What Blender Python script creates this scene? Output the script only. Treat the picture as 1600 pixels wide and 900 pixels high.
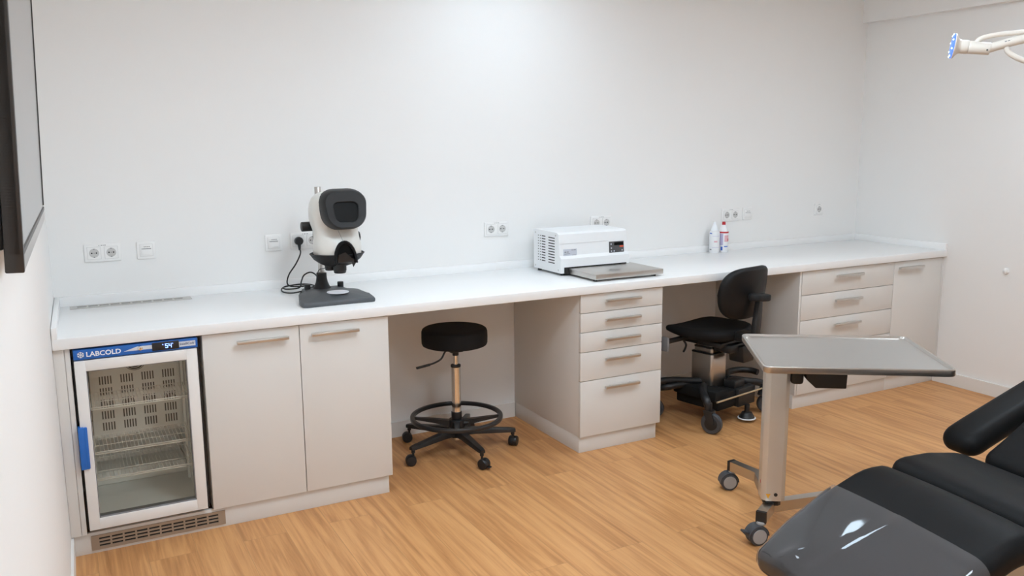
import bpy, bmesh, math, random
from mathutils import Vector, Matrix, Euler
random.seed(7)
S = bpy.context.scene
C = S.collection
for o in list(bpy.data.objects): bpy.data.objects.remove(o)

# ---------------------------------------------------------------- camera, light, exposure
cam = bpy.data.cameras.new('camera'); cam_o = bpy.data.objects.new('camera', cam); C.objects.link(cam_o)
cam.sensor_width = 36; cam.lens = 1336.05 / 1600 * 36; cam.clip_start = 0.02
yw, pt, rl = map(math.radians, (27.9428, -9.7144, -0.4243))
fw = Vector((math.sin(yw)*math.cos(pt), math.cos(yw)*math.cos(pt), math.sin(pt)))
rt = Vector((math.cos(yw), -math.sin(yw), 0)); up = rt.cross(fw)
r2 = rt*math.cos(rl) + up*math.sin(rl); u2 = -rt*math.sin(rl) + up*math.cos(rl)
M = Matrix((r2, u2, -fw)).transposed().to_4x4(); M.translation = Vector((0.062, -4.3013, 1.605))
cam_o.matrix_world = M
S.camera = cam_o
vs = S.view_settings
vs.view_transform = 'Standard'; vs.look = 'None'; vs.gamma = 1; vs.use_curve_mapping = False
vs.exposure = 0.41
W_ = bpy.data.worlds.new('world'); S.world = W_; W_.use_nodes = True
W_.node_tree.nodes['Background'].inputs[0].default_value = (1, .96, .9, 1)
W_.node_tree.nodes['Background'].inputs[1].default_value = 0.03
S.cycles.max_bounces = 10; S.cycles.diffuse_bounces = 6; S.cycles.transparent_max_bounces = 12
S.cycles.use_denoising = True
S.cycles.sample_clamp_indirect = 8
# ceiling panels: (x, y, size x, size y, strength)
PANELS = [(2.25, -.76, .42, .42, 13.5), (1.5, -2.7, .6, .6, 27.0), (4.0, -2.1, .6, .6, 16.5), (1.8, -4.6, .6, .6, 22.0), (.75, -1.7, .4, .4, 14.0)]
PANEL_COL = (.765, .905, 1.02)
CEIL = 2.72; RW = 5.172; YB = -5.6
H = .887; HT = .844; D = .741; F = .722; PL = .705; ZB = .0875

# ---------------------------------------------------------------- materials
def mat(name, col, rough=.5, metal=0, spec=.5, coat=0, emit=None, es=0, bump=0, bscale=200, var=0, vscale=6, aniso=0):
    m = bpy.data.materials.new(name); m.use_nodes = True
    nt = m.node_tree; b = nt.nodes['Principled BSDF']
    b.inputs['Base Color'].default_value = (*col, 1); b.inputs['Roughness'].default_value = rough
    b.inputs['Metallic'].default_value = metal; b.inputs['Specular IOR Level'].default_value = spec
    b.inputs['Coat Weight'].default_value = coat
    if emit: b.inputs['Emission Color'].default_value = (*emit, 1); b.inputs['Emission Strength'].default_value = es
    tc = nt.nodes.new('ShaderNodeTexCoord')
    if bump:
        n = nt.nodes.new('ShaderNodeTexNoise'); n.inputs['Scale'].default_value = bscale; n.inputs['Detail'].default_value = 3
        nt.links.new(tc.outputs['Object'], n.inputs['Vector'])
        bp = nt.nodes.new('ShaderNodeBump'); bp.inputs['Strength'].default_value = bump; bp.inputs['Distance'].default_value = .002
        nt.links.new(n.outputs['Fac'], bp.inputs['Height']); nt.links.new(bp.outputs['Normal'], b.inputs['Normal'])
    if var:
        n = nt.nodes.new('ShaderNodeTexNoise'); n.inputs['Scale'].default_value = vscale; n.inputs['Detail'].default_value = 4
        nt.links.new(tc.outputs['Object'], n.inputs['Vector'])
        mx = nt.nodes.new('ShaderNodeMix'); mx.data_type = 'RGBA'
        mx.inputs[6].default_value = (*[c*(1-var) for c in col], 1); mx.inputs[7].default_value = (*[min(1, c*(1+var)) for c in col], 1)
        nt.links.new(n.outputs['Fac'], mx.inputs[0]); nt.links.new(mx.outputs[2], b.inputs['Base Color'])
    return m

def brushed(name, col, rough, sc, metal=1.0):
    m = mat(name, col, rough, metal); nt = m.node_tree; b = nt.nodes['Principled BSDF']
    tc = nt.nodes.new('ShaderNodeTexCoord'); mp = nt.nodes.new('ShaderNodeMapping'); mp.inputs['Scale'].default_value = sc
    n = nt.nodes.new('ShaderNodeTexNoise'); n.inputs['Scale'].default_value = 1; n.inputs['Detail'].default_value = 4
    nt.links.new(tc.outputs['Object'], mp.inputs[0]); nt.links.new(mp.outputs[0], n.inputs['Vector'])
    r = nt.nodes.new('ShaderNodeMapRange'); r.inputs[3].default_value = rough*.9; r.inputs[4].default_value = rough*1.12
    nt.links.new(n.outputs['Fac'], r.inputs[0]); nt.links.new(r.outputs[0], b.inputs['Roughness'])
    return m

def floor_mat():
    m = bpy.data.materials.new('oak_plank_vinyl'); m.use_nodes = True; nt = m.node_tree; L = nt.links.new; N = nt.nodes.new
    b = nt.nodes['Principled BSDF']
    tc = N('ShaderNodeTexCoord'); mp = N('ShaderNodeMapping'); mp.inputs['Rotation'].default_value = (0, 0, math.pi/2)
    mp.inputs['Location'].default_value = (0.36, -.085, 0)
    L(tc.outputs['Object'], mp.inputs[0])
    br = N('ShaderNodeTexBrick'); br.offset = .37; br.offset_frequency = 2; br.squash = 1
    br.inputs['Color1'].default_value = (0, 0, 0, 1); br.inputs['Color2'].default_value = (1, 1, 1, 1); br.inputs['Mortar'].default_value = (.5, .5, .5, 1)
    br.inputs['Scale'].default_value = 1; br.inputs['Mortar Size'].default_value = .0012; br.inputs['Mortar Smooth'].default_value = .3
    br.inputs['Brick Width'].default_value = 1.25; br.inputs['Row Height'].default_value = .178
    L(mp.outputs[0], br.inputs['Vector'])
    # per-plank offset for the grain
    sx = N('ShaderNodeVectorMath'); sx.operation = 'SCALE'; sx.inputs['Scale'].default_value = 7.3; L(br.outputs['Color'], sx.inputs[0])
    ad = N('ShaderNodeVectorMath'); ad.operation = 'ADD'; L(tc.outputs['Object'], ad.inputs[0]); L(sx.outputs[0], ad.inputs[1])
    m1 = N('ShaderNodeMapping'); m1.inputs['Scale'].default_value = (40, 1.5, 1); L(ad.outputs[0], m1.inputs[0])
    n1 = N('ShaderNodeTexNoise'); n1.inputs['Scale'].default_value = 1; n1.inputs['Detail'].default_value = 8; n1.inputs['Roughness'].default_value = .68; n1.inputs['Distortion'].default_value = .5
    L(m1.outputs[0], n1.inputs['Vector'])
    m2 = N('ShaderNodeMapping'); m2.inputs['Scale'].default_value = (5.5, .55, 1); L(ad.outputs[0], m2.inputs[0])
    n2 = N('ShaderNodeTexNoise'); n2.inputs['Scale'].default_value = 1; n2.inputs['Detail'].default_value = 2; n2.inputs['Distortion'].default_value = .8; L(m2.outputs[0], n2.inputs['Vector'])
    # cathedral rings: stripes of the broad noise
    mu = N('ShaderNodeMath'); mu.operation = 'MULTIPLY'; mu.inputs[1].default_value = 34; L(n2.outputs['Fac'], mu.inputs[0])
    si = N('ShaderNodeMath'); si.operation = 'SINE'; L(mu.outputs[0], si.inputs[0])
    s2 = N('ShaderNodeMath'); s2.operation = 'MULTIPLY'; s2.inputs[1].default_value = .055; L(si.outputs[0], s2.inputs[0])
    a1 = N('ShaderNodeMath'); a1.operation = 'ADD'; L(n1.outputs['Fac'], a1.inputs[0]); L(s2.outputs[0], a1.inputs[1])
    t1 = N('ShaderNodeMath'); t1.operation = 'MULTIPLY_ADD'; t1.inputs[1].default_value = .10; t1.inputs[2].default_value = -.05; 
    L(br.outputs['Color'], t1.inputs[0])
    a2 = N('ShaderNodeMath'); a2.operation = 'ADD'; L(a1.outputs[0], a2.inputs[0]); L(t1.outputs[0], a2.inputs[1])
    cr = N('ShaderNodeValToRGB'); e = cr.color_ramp.elements
    e[0].position = .22; e[0].color = (.37, .165, .058, 1)
    e[1].position = .78; e[1].color = (.71, .378, .157, 1)
    k = e.new(.42); k.color = (.53, .252, .095, 1)
    k = e.new(.55); k.color = (.625, .317, .126, 1)
    L(a2.outputs[0], cr.inputs[0])
    mx = N('ShaderNodeMix'); mx.data_type = 'RGBA'; mx.inputs[7].default_value = (.30, .16, .07, 1)
    fm = N('ShaderNodeMath'); fm.operation = 'MULTIPLY'; fm.inputs[1].default_value = .55; L(br.outputs['Fac'], fm.inputs[0])
    L(fm.outputs[0], mx.inputs[0]); L(cr.outputs[0], mx.inputs[6]); L(mx.outputs[2], b.inputs['Base Color'])
    b.inputs['Roughness'].default_value = .42; b.inputs['Specular IOR Level'].default_value = .35
    bp = N('ShaderNodeBump'); bp.inputs['Strength'].default_value = .12; bp.inputs['Distance'].default_value = .001
    L(n1.outputs['Fac'], bp.inputs['Height']); L(bp.outputs[0], b.inputs['Normal'])
    return m

def clear_mat(name, tint, ior=1.45, rough=.02, haze=0.0, hazecol=(.6, .6, .6), rib=0):
    """thin transparent sheet: see-through, mirror-like at grazing angles, with a share of diffuse grey"""
    m = bpy.data.materials.new(name); m.use_nodes = True; nt = m.node_tree; L = nt.links.new; N = nt.nodes.new
    nt.nodes.remove(nt.nodes['Principled BSDF']); out = nt.nodes['Material Output']
    t = N('ShaderNodeBsdfTransparent'); t.inputs[0].default_value = (*tint, 1)
    g = N('ShaderNodeBsdfGlossy'); g.inputs['Roughness'].default_value = rough
    fr = N('ShaderNodeFresnel'); fr.inputs[0].default_value = ior
    d = N('ShaderNodeBsdfDiffuse'); d.inputs[0].default_value = (*hazecol, 1)
    m1 = N('ShaderNodeMixShader'); m1.inputs[0].default_value = haze; L(t.outputs[0], m1.inputs[1]); L(d.outputs[0], m1.inputs[2])
    m2 = N('ShaderNodeMixShader'); L(fr.outputs[0], m2.inputs[0]); L(m1.outputs[0], m2.inputs[1]); L(g.outputs[0], m2.inputs[2])
    L(m2.outputs[0], out.inputs[0])
    if rib:
        tc = N('ShaderNodeTexCoord'); n = N('ShaderNodeTexNoise'); n.inputs['Scale'].default_value = 9; L(tc.outputs['Object'], n.inputs['Vector'])
        bp = N('ShaderNodeBump'); bp.inputs['Strength'].default_value = rib; bp.inputs['Distance'].default_value = .01
        L(n.outputs['Fac'], bp.inputs['Height'])
        for q in (g, fr): L(bp.outputs[0], q.inputs['Normal'])
    return m

X = dict(
    wall=mat('painted_plaster', (.83, .82, .805), .75, bump=.10, bscale=140, var=.012, vscale=1.5),
    ceil=mat('ceiling_paint', (.85, .84, .82), .8, bump=.05),
    base=mat('baseboard_paint', (.76, .735, .70), .5),
    floor=floor_mat(),
    lam=mat('white_laminate', (.70, .68, .65), .42, bump=.04, bscale=60),
    carc=mat('carcass_laminate', (.70, .675, .645), .5),
    top=mat('white_solid_surface', (.87, .867, .862), .28),
    alu=brushed('brushed_aluminium', (.62, .60, .57), .34, (3, 180, 180)),
    steel=brushed('brushed_steel', (.55, .525, .495), .30, (6, 160, 160)),
    traytop=brushed('satin_tray_steel', (.62, .605, .585), .33, (6, 200, 200)),
    column=mat('silver_lacquer', (.62, .59, .54), .36, .5),
    chrome=mat('polished_chrome', (.80, .77, .73), .12, 1.0),
    black=mat('black_plastic', (.012, .012, .013), .42),
    blackm=mat('matte_black', (.008, .008, .008), .75, spec=.25),
    vinyl=mat('black_upholstery', (.007, .0071, .0075), .50, spec=.13, bump=.2, bscale=420),
    fabric=mat('black_chair_fabric', (.010, .010, .011), .8, spec=.25, bump=.3, bscale=500),
    slot=mat('dark_opening', (.02, .018, .016), .9),
    frw=mat('fridge_white', (.80, .79, .775), .32),
    frin=mat('fridge_liner', (.90, .89, .86), .45, var=.02),
    frback=mat('fridge_back_panel', (.84, .83, .81), .45),
    wire=mat('coated_wire', (.80, .78, .74), .4),
    blue=mat('fridge_blue', (.012, .125, .47), .35),
    bluelid=mat('handle_blue', (.012, .14, .52), .3),
    silver=mat('silver_print', (.62, .66, .72), .4),
    white=mat('white_print', (.85, .87, .9), .4),
    darkblue=mat('navy_print', (.04, .06, .16), .5),
    led=mat('blue_digits', (.1, .2, 1), .4, emit=(.25, .45, 1.0), es=2.6),
    ledring=mat('lamp_leds', (.03, .06, .25), .4, emit=(.13, .30, 1.0), es=.75),
    ledspot=mat('lamp_led_points', (.8, .9, 1), .4, emit=(.75, .88, 1.0), es=1.5),
    plate=mat('socket_white', (.84, .83, .815), .3),
    recess=mat('socket_recess', (.55, .54, .525), .4),
    hole=mat('contact_hole', (.02, .02, .02), .6),
    grey=mat('print_grey', (.22, .22, .23), .5),
    pale=mat('pale_grey_label', (.52, .54, .60), .4),
    dev=mat('device_white', (.82, .83, .84), .3),
    panelgrey=mat('control_panel_grey', (.075, .075, .08), .4),
    red=mat('red_plastic', (.50, .02, .03), .35),
    orange=mat('orange_print', (.65, .09, .04), .4),
    pink=mat('pink_print', (.75, .42, .45), .4),
    lilac=mat('lilac_print', (.50, .47, .66), .4),
    bluep=mat('blue_print', (.03, .13, .55), .4),
    bottle=mat('white_bottle', (.82, .82, .83), .3),
    scope=mat('scope_ivory', (.74, .73, .69), .28),
    scopegrey=mat('scope_charcoal', (.020, .020, .021), .5, spec=.3, bump=.1, bscale=300),
    scopebase=mat('scope_base_grey', (.075, .080, .086), .5, bump=.15, bscale=300),
    win=mat('viewing_glass', (.003, .003, .003), .45, spec=.15),
    tvframe=mat('tv_frame_brown', (.030, .024, .020), .35),
    tvback=mat('tv_back_black', (.010, .008, .008), .5),
    screen=mat('tv_screen', (.03, .03, .033), .10, spec=.6),
    tvlip=mat('tv_silver_lip', (.50, .48, .46), .3, .6),
    lampw=mat('lamp_ivory', (.70, .66, .60), .32),
    tyre=mat('grey_tyre', (.050, .054, .062), .5),
    hub=mat('caster_hub_grey', (.34, .33, .325), .45),
    yellow=mat('warning_yellow', (.75, .36, .03), .5),
    diff=mat('light_diffuser', (.9, .9, .9), .5, emit=PANEL_COL, es=1.0),
    glass=clear_mat('fridge_door_glass', (.975, .97, .94), 1.22, .01, .012, (.6, .58, .52)),
    sheet=clear_mat('clear_plastic_cover', (.82, .82, .84), 1.5, .03, .085, (.62, .60, .62), rib=.04),  # diffuse grey share paints in the cover's grey reflection
)

# ---------------------------------------------------------------- mesh tools
def B(): return bmesh.new()
def box(bm, c, s, bev=0, rot=None, seg=2):
    r = bmesh.ops.create_cube(bm, size=1); v = r['verts']
    bmesh.ops.scale(bm, vec=s, verts=v)
    if bev:
        es = list({e for q in v for e in q.link_edges})
        rr = bmesh.ops.bevel(bm, geom=es, offset=bev, segments=seg, affect='EDGES', profile=.5)
        v = list({q for f in rr['faces'] for q in f.verts} | {q for q in v if q.is_valid})
    if rot: bmesh.ops.transform(bm, matrix=rot.to_4x4() if isinstance(rot, Matrix) else Euler(rot).to_matrix().to_4x4(), verts=v)
    bmesh.ops.translate(bm, vec=c, verts=v)
    return v
def bx(bm, x0, x1, y0, y1, z0, z1, bev=0, seg=2):
    return box(bm, ((x0+x1)/2, (y0+y1)/2, (z0+z1)/2), (abs(x1-x0), abs(y1-y0), abs(z1-z0)), bev, None, seg)
def frame_from(d):
    d = Vector(d).normalized(); a = Vector((0, 0, 1)) if abs(d.z) < .95 else Vector((1, 0, 0))
    u = d.cross(a).normalized(); v = d.cross(u).normalized(); return u, v
def loft(bm, rings, cap0=True, cap1=True, close=True):
    R = [[bm.verts.new(p) for p in r] for r in rings]
    for a, b in zip(R, R[1:]):
        n = len(a)
        for i in range(n if close else n-1):
            j = (i+1) % n
            try: bm.faces.new((a[i], a[j], b[j], b[i]))
            except ValueError: pass
    if cap0 and close: bm.faces.new(list(reversed(R[0])))
    if cap1 and close: bm.faces.new(R[-1])
    return R
def cyl(bm, p0, p1, r0, r1=None, n=24, bev=0):
    r1 = r0 if r1 is None else r1; p0 = Vector(p0); p1 = Vector(p1); d = p1-p0; u, v = frame_from(d); L = d.length
    st = [(0, r0), (L, r1)]
    if bev: st = [(0, r0-bev), (bev*.3, r0-bev*.3), (bev, r0), (L-bev, r1), (L-bev*.3, r1-bev*.3), (L, r1-bev)]
    dn = d.normalized()
    loft(bm, [[p0+dn*t+(u*math.cos(2*math.pi*i/n)+v*math.sin(2*math.pi*i/n))*r for i in range(n)] for t, r in st])
def lathe(bm, prof, o=(0, 0, 0), n=32, axis=None):
    o = Vector(o); d = Vector(axis or (0, 0, 1)).normalized(); u, v = frame_from(d)
    loft(bm, [[o+d*z+(u*math.cos(2*math.pi*i/n)+v*math.sin(2*math.pi*i/n))*max(r, 1e-4) for i in range(n)] for r, z in prof])
def smooth_path(pts, n=6, closed=False):
    P = [Vector(p) for p in pts]; out = []; m = len(P)
    for i in range(m if closed else m-1):
        a = P[(i-1) % m] if closed or i else P[0]; b = P[i]; c = P[(i+1) % m]; d = P[(i+2) % m] if closed or i+2 < m else P[-1]
        for k in range(n):
            t = k/n
            out.append(.5*((2*b)+(-a+c)*t+(2*a-5*b+4*c-d)*t*t+(-a+3*b-3*c+d)*t**3))
    if not closed: out.append(P[-1])
    return out
def tube(bm, pts, r, n=10, closed=False, sx=1, sy=1):
    P = [Vector(p) for p in pts]; m = len(P); rings = []; u = None
    for i in range(m):
        if closed: t = P[(i+1) % m]-P[i-1]
        else: t = P[min(i+1, m-1)]-P[max(i-1, 0)]
        t.normalize()
        if u is None: u, v = frame_from(t)
        u = (u-t*u.dot(t)).normalized(); v = t.cross(u)
        rr = r[i] if isinstance(r, (list, tuple)) else r
        rings.append([P[i]+(u*math.cos(2*math.pi*k/n)*sx+v*math.sin(2*math.pi*k/n)*sy)*rr for k in range(n)])
    if closed: rings.append(rings[0])
    loft(bm, rings, not closed, not closed)
    if closed: bmesh.ops.remove_doubles(bm, verts=bm.verts, dist=1e-5)
def prism(bm, poly, z0, z1, bev=0, mtx=None, seg=2):
    a = [bm.verts.new((x, y, z0)) for x, y in poly]; b = [bm.verts.new((x, y, z1)) for x, y in poly]
    n = len(poly); fs = [bm.faces.new(list(reversed(a))), bm.faces.new(b)]
    for i in range(n): fs.append(bm.faces.new((a[i], a[(i+1) % n], b[(i+1) % n], b[i])))
    v = a+b
    bmesh.ops.recalc_face_normals(bm, faces=fs)
    if bev:
        es = list({e for f in fs for e in f.edges})
        rr = bmesh.ops.bevel(bm, geom=es, offset=bev, segments=seg, affect='EDGES', profile=.5)
        v = list({q for f in rr['faces'] for q in f.verts} | {q for q in v if q.is_valid})
    if mtx is not None: bmesh.ops.transform(bm, matrix=mtx, verts=v)
    return v
def rrect(w, h, r, n=5, cx=0, cy=0):
    out = []
    for sx, sy, a in ((1, 1, 0), (-1, 1, 90), (-1, -1, 180), (1, -1, 270)):
        for k in range(n+1):
            t = math.radians(a+90*k/n); out.append((cx+sx*(w/2-r)+r*math.cos(t), cy+sy*(h/2-r)+r*math.sin(t)))
    return out
def plate_holes(bm, xs, zs, cells, y0, y1):
    """flat plate in the xz plane cut on the grid xs, zs; cells(i, j) is True where it is solid"""
    for j in range(len(zs)-1):
        i = 0
        while i < len(xs)-1:
            if cells(i, j):
                k = i
                while k+1 < len(xs)-1 and cells(k+1, j): k += 1
                bx(bm, xs[i], xs[k+1], y0, y1, zs[j], zs[j+1]); i = k+1
            else: i += 1
def pad(bm, path, W, T, rc, re, nx=8, crown=0):
    """upholstered pad: path of (s, z) centre points, swept across width W; rc edge radius, re end radius"""
    P = [Vector((p[0], 0, p[1])) for p in path]
    cum = [0]
    for a, b in zip(P, P[1:]): cum.append(cum[-1]+(b-a).length)
    Lt = cum[-1]
    def at(d):
        for i in range(len(P)-1):
            if d <= cum[i+1] or i == len(P)-2:
                t = (d-cum[i])/(cum[i+1]-cum[i]); return P[i].lerp(P[i+1], t)
    ds = [re*(1-math.cos(math.pi/2*k/6)) for k in range(7)]
    mid = [re+(Lt-2*re)*k/16 for k in range(1, 16)]
    D_ = ds+mid+[Lt-x for x in reversed(ds)]
    rings = []
    for d in D_:
        e = min(d, Lt-d); ins = 0 if e >= re else re-math.sqrt(max(0, re*re-(re-e)**2))
        p = at(d); t = (at(min(d+.02, Lt))-at(max(d-.02, 0))).normalized(); nrm = Vector((-t.z, 0, t.x))
        w = W-2*ins*.9; th = max(T-2*ins*(T/2/re)*.96, .004)
        r = min(rc, th*.499, w*.499)
        sec = rrect(w, th, r, 6)
        if crown:   # extra points along the top so that it can swell
            k = next(i for i, q in enumerate(sec) if q[0] < 0)
            sec = sec[:k]+[(w/2-r-(w-2*r)*j/16, th/2) for j in range(1, 16)]+sec[k:]
        rings.append([p+Vector((0, a, 0))+nrm*(b+(crown*max(0, 1-(2*a/w)**2)*min(1, e/.06) if b > 0 else 0)) for a, b in sec])
    return loft(bm, rings)
def ob(name, bm, m, parent=None, sm=40, loc=None):
    bmesh.ops.recalc_face_normals(bm, faces=bm.faces)
    me = bpy.data.meshes.new(name); bm.to_mesh(me); bm.free()
    me.materials.append(X[m] if isinstance(m, str) else m)
    if sm:
        for p in me.polygons: p.use_smooth = True
        me.set_sharp_from_angle(angle=math.radians(sm))
    o = bpy.data.objects.new(name, me); C.objects.link(o)
    if parent: o.parent = parent
    if loc: o.location = loc
    return o
def tag(o, label, cat, group=None):
    o['label'] = label; o['category'] = cat
    if group: o['group'] = group
    return o
def thing(name, label, cat, loc=(0, 0, 0), rz=0, group=None, rot=None):
    o = bpy.data.objects.new(name, None); C.objects.link(o); o.empty_display_size = .05
    o.location = loc; o.rotation_euler = rot or (0, 0, rz)
    return tag(o, label, cat, group)
def struct(name, bm, m, sm=0):
    o = ob(name, bm, m, None, sm); o['kind'] = 'structure'; return o
def dup(root, loc=None, rz=None, label=None):
    r = root.copy(); C.objects.link(r)
    if loc is not None: r.location = loc
    if rz is not None: r.rotation_euler = (0, 0, rz)
    if label: r['label'] = label
    def rec(a, b):
        for ch in list(a.children):
            c = ch.copy(); C.objects.link(c); c.parent = b; rec(ch, c)
    rec(root, r); return r
def text(name, s, size, m, parent, loc, rot=(math.pi/2, 0, 0), width=None, ext=.0004, shear=0, bold=0):
    cu = bpy.data.curves.new(name, 'FONT'); cu.body = s; cu.size = size; cu.extrude = ext; cu.shear = shear; cu.offset = bold; cu.resolution_u = 3
    o = bpy.data.objects.new(name, cu); C.objects.link(o); bpy.context.view_layer.update()
    me = bpy.data.meshes.new_from_object(o.evaluated_get(bpy.context.evaluated_depsgraph_get())); bpy.data.objects.remove(o)
    xs = [v.co.x for v in me.vertices]; w = max(xs)-min(xs)
    if width:
        for v in me.vertices: v.co.x = (v.co.x-min(xs))*width/w
    me.materials.clear(); me.materials.append(X[m]); me.name = name
    o = bpy.data.objects.new(name, me); C.objects.link(o); o.parent = parent; o.location = loc; o.rotation_euler = rot
    return o

# ---------------------------------------------------------------- room
def xw(y): return .02*(y+.741)
bm = B(); bx(bm, -.4, RW+.2, YB-.2, .2, -.1, 0); struct('floor', bm, 'floor')
bm = B(); bx(bm, -.4, RW+.2, YB-.2, .2, CEIL, CEIL+.1); struct('ceiling', bm, 'ceil')
bm = B(); bx(bm, -.2, RW+.2, 0, .15, 0, CEIL); struct('wall_back', bm, 'wall')
bm = B(); bx(bm, RW, RW+.15, YB, 0, 0, CEIL); struct('wall_right', bm, 'wall')
bm = B(); bx(bm, -.3, RW+.2, YB-.15, YB, 0, CEIL); struct('wall_front', bm, 'wall')
bm = B(); prism(bm, [(xw(0), 0), (xw(0)-.15, 0), (xw(YB)-.15, YB), (xw(YB), YB)], 0, CEIL); struct('wall_left', bm, 'wall')
bm = B(); bx(bm, RW-.052, RW, YB, 0, 2.40, CEIL); struct('trim_1', bm, 'wall')
bm = B()
bx(bm, 1.335, 2.352, -.012, 0, 0, .088, .002); bx(bm, 2.87, 3.872, -.012, 0, 0, .088, .002)
struct('baseboard_back', bm, 'base')
bm = B(); bx(bm, RW-.014, RW, YB, -PL-.001, 0, .085, .003); struct('baseboard_right', bm, 'base')
bm = B(); y0 = -PL-.001
prism(bm, [(xw(y0), y0), (xw(YB), YB), (xw(YB)+.010, YB), (xw(y0)+.010, y0)], 0, .085); struct('baseboard_left', bm, 'base')

for i, (x, y, sx, sy, st) in enumerate(PANELS):
    where = ['above the long worktop', 'over the left half of the room', 'near the right-hand wall', 'at the back end of the room', 'near the left wall'][i]
    t = thing('ceiling_light', 'square white LED ceiling panel ' + where, 'ceiling light', (x, y, CEIL))
    bm = B()
    for a, b, c, d in ((-sx/2-.02, sx/2+.02, -sy/2-.02, -sy/2), (-sx/2-.02, sx/2+.02, sy/2, sy/2+.02), (-sx/2-.02, -sx/2, -sy/2, sy/2), (sx/2, sx/2+.02, -sy/2, sy/2)):
        bx(bm, a, b, c, d, -.022, 0)
    ob('frame', bm, 'plate', t, 0)
    bm = B(); bx(bm, -sx/2, sx/2, -sy/2, sy/2, -.016, -.002)
    m = X['diff'].copy(); m.node_tree.nodes['Principled BSDF'].inputs['Emission Strength'].default_value = st
    if i == 0: m.node_tree.nodes['Principled BSDF'].inputs['Emission Color'].default_value = (.735, .915, 1.07, 1)   # a cooler lamp
    ob('diffuser', bm, m, t, 0)

# ---------------------------------------------------------------- worktop and cabinets
t = thing('worktop', 'long white worktop with low upstands running wall to wall over the cabinets', 'worktop', (0, 0, 0))
bm = B(); prism(bm, [(.001, -D), (RW-.001, -D), (RW-.001, -.001), (.016, -.001)], HT, H, .003); ob('slab', bm, 'top', t)
bm = B(); bx(bm, .036, RW-.021, -.020, -.001, H-.001, H+.043, .002); ob('back_upstand', bm, 'top', t)
bm = B(); prism(bm, [(.002, -D), (.021, -D), (.036, -.002), (.017, -.002)], H-.001, H+.043, .002); ob('left_upstand', bm, 'top', t)
bm = B(); bx(bm, RW-.021, RW-.001, -D, -.001, H-.001, H+.043, .002); ob('right_upstand', bm, 'top', t)

t = thing('vent_grille', 'narrow metal ventilation strip set into the worktop above the fridge', 'vent', (.33, -.075, H))
bm = B(); xs = [-.256]
for k in range(10): xs += [-.226+.0452*k, -.226+.0452*k+.038]
xs.append(.256)
plate_holes(bm, xs, [-.033, -.019, .019, .033], lambda i, j: j != 1 or i % 2 == 0, 0, .003)
bmesh.ops.transform(bm, matrix=Matrix.Rotation(-math.pi/2, 4, 'X'), verts=bm.verts); bmesh.ops.translate(bm, vec=(0, 0, .0035), verts=bm.verts)
ob('slotted_plate', bm, 'alu', t, 0)
bm = B(); bx(bm, -.25, .25, -.03, .03, .0002, .0008); ob('slot_backing', bm, mat('vent_mesh_grey', (.34, .33, .32), .6), t, 0)

def handle(parent, x0, x1, z, y=-F):
    """flat aluminium bar pull; coordinates in the parent thing's space"""
    bm = B(); bx(bm, x0, x1, y-.033, y-.017, z-.007, z+.007, .0015)
    for xx in (x0+.045, x1-.045): bx(bm, xx-.005, xx+.005, y-.018, y, z-.004, z+.004, .001)
    return ob('handle', bm, 'alu', parent)
def front(name, parent, x0, x1, z0, z1, hx=None, hz=None):
    bm = B(); bx(bm, x0+.0015, x1-.0015, -F, -F+.018, z0+.0015, z1-.0015, .0012, 2); o = ob(name, bm, 'lam', parent)
    if hx: handle(o, hx[0], hx[1], hz)
    return o

t = thing('end_panel', 'narrow white filler panel between the left wall and the glass-door fridge', 'panel')
bm = B(); bx(bm, .001, .0385, -F, -F+.018, ZB, HT-.002, .001); ob('filler_strip', bm, 'lam', t)
bm = B(); bx(bm, .0395, .058, -F+.001, -.03, ZB, HT-.001, .001); ob('side_panel', bm, 'lam', t)

t = thing('plinth', 'white toe-kick plinth under the fridge and the double-door cabinet', 'plinth')
bm = B(); bx(bm, .006, 1.316, -PL, -PL+.018, 0, ZB-.001, .001); ob('plinth_board', bm, 'lam', t)
bm = B(); bx(bm, 1.298, 1.316, -PL+.018, -.013, 0, ZB-.001); ob('plinth_return', bm, 'lam', t)
t = thing('plinth_grille', 'bronze-toned slotted vent grille on the plinth below the fridge', 'vent', (.326, -PL, 0))
bm = B(); xs = [-.256]
for k in range(10): xs += [-.228+.0462*k, -.228+.0462*k+.0395]
xs.append(.256)
plate_holes(bm, xs, [.013, .026, .0335, .0405, .048, .055, .0625, .074], lambda i, j: j % 2 == 0 or i % 2 == 0, -.005, -.001)
ob('slotted_plate', bm, mat('bronze_grille', (.36, .29, .225), .4, .35), t, 0)
bm = B(); bx(bm, -.25, .25, -.0012, -.0002, .015, .072); ob('slot_backing', bm, 'slot', t, 0)

t = thing('base_cabinet', 'white base cabinet with two doors between the fridge and the black stool', 'cabinet')
bm = B(); bx(bm, .535, 1.330, -F+.0195, -.02, ZB, HT-.001, .001); ob('body', bm, 'carc', t)
front('door', t, .534, .9305, ZB, HT-.004, (.667, .880), .797); front('door', t, .9305, 1.331, ZB, HT-.004, (.976, 1.187), .797)

t = thing('drawer_cabinet', 'narrow white cabinet of five drawers beneath the white heating device', 'cabinet')
bm = B(); bx(bm, 2.355, 2.868, -F+.0195, -.001, ZB, HT-.001, .001); ob('body', bm, 'carc', t)
for a, b, hz in ((.744, HT-.004, .802), (.6435, .744, .7025), (.5395, .6435, .5985), (.387, .5395, .494), (ZB, .387, .3445)):
    front('drawer', t, 2.352, 2.869, a, b, (2.492, 2.710), hz)
bm = B(); bx(bm, 2.357, 2.853, -PL, -.001, 0, ZB-.001, .001); ob('plinth', bm, 'lam', t)

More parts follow.
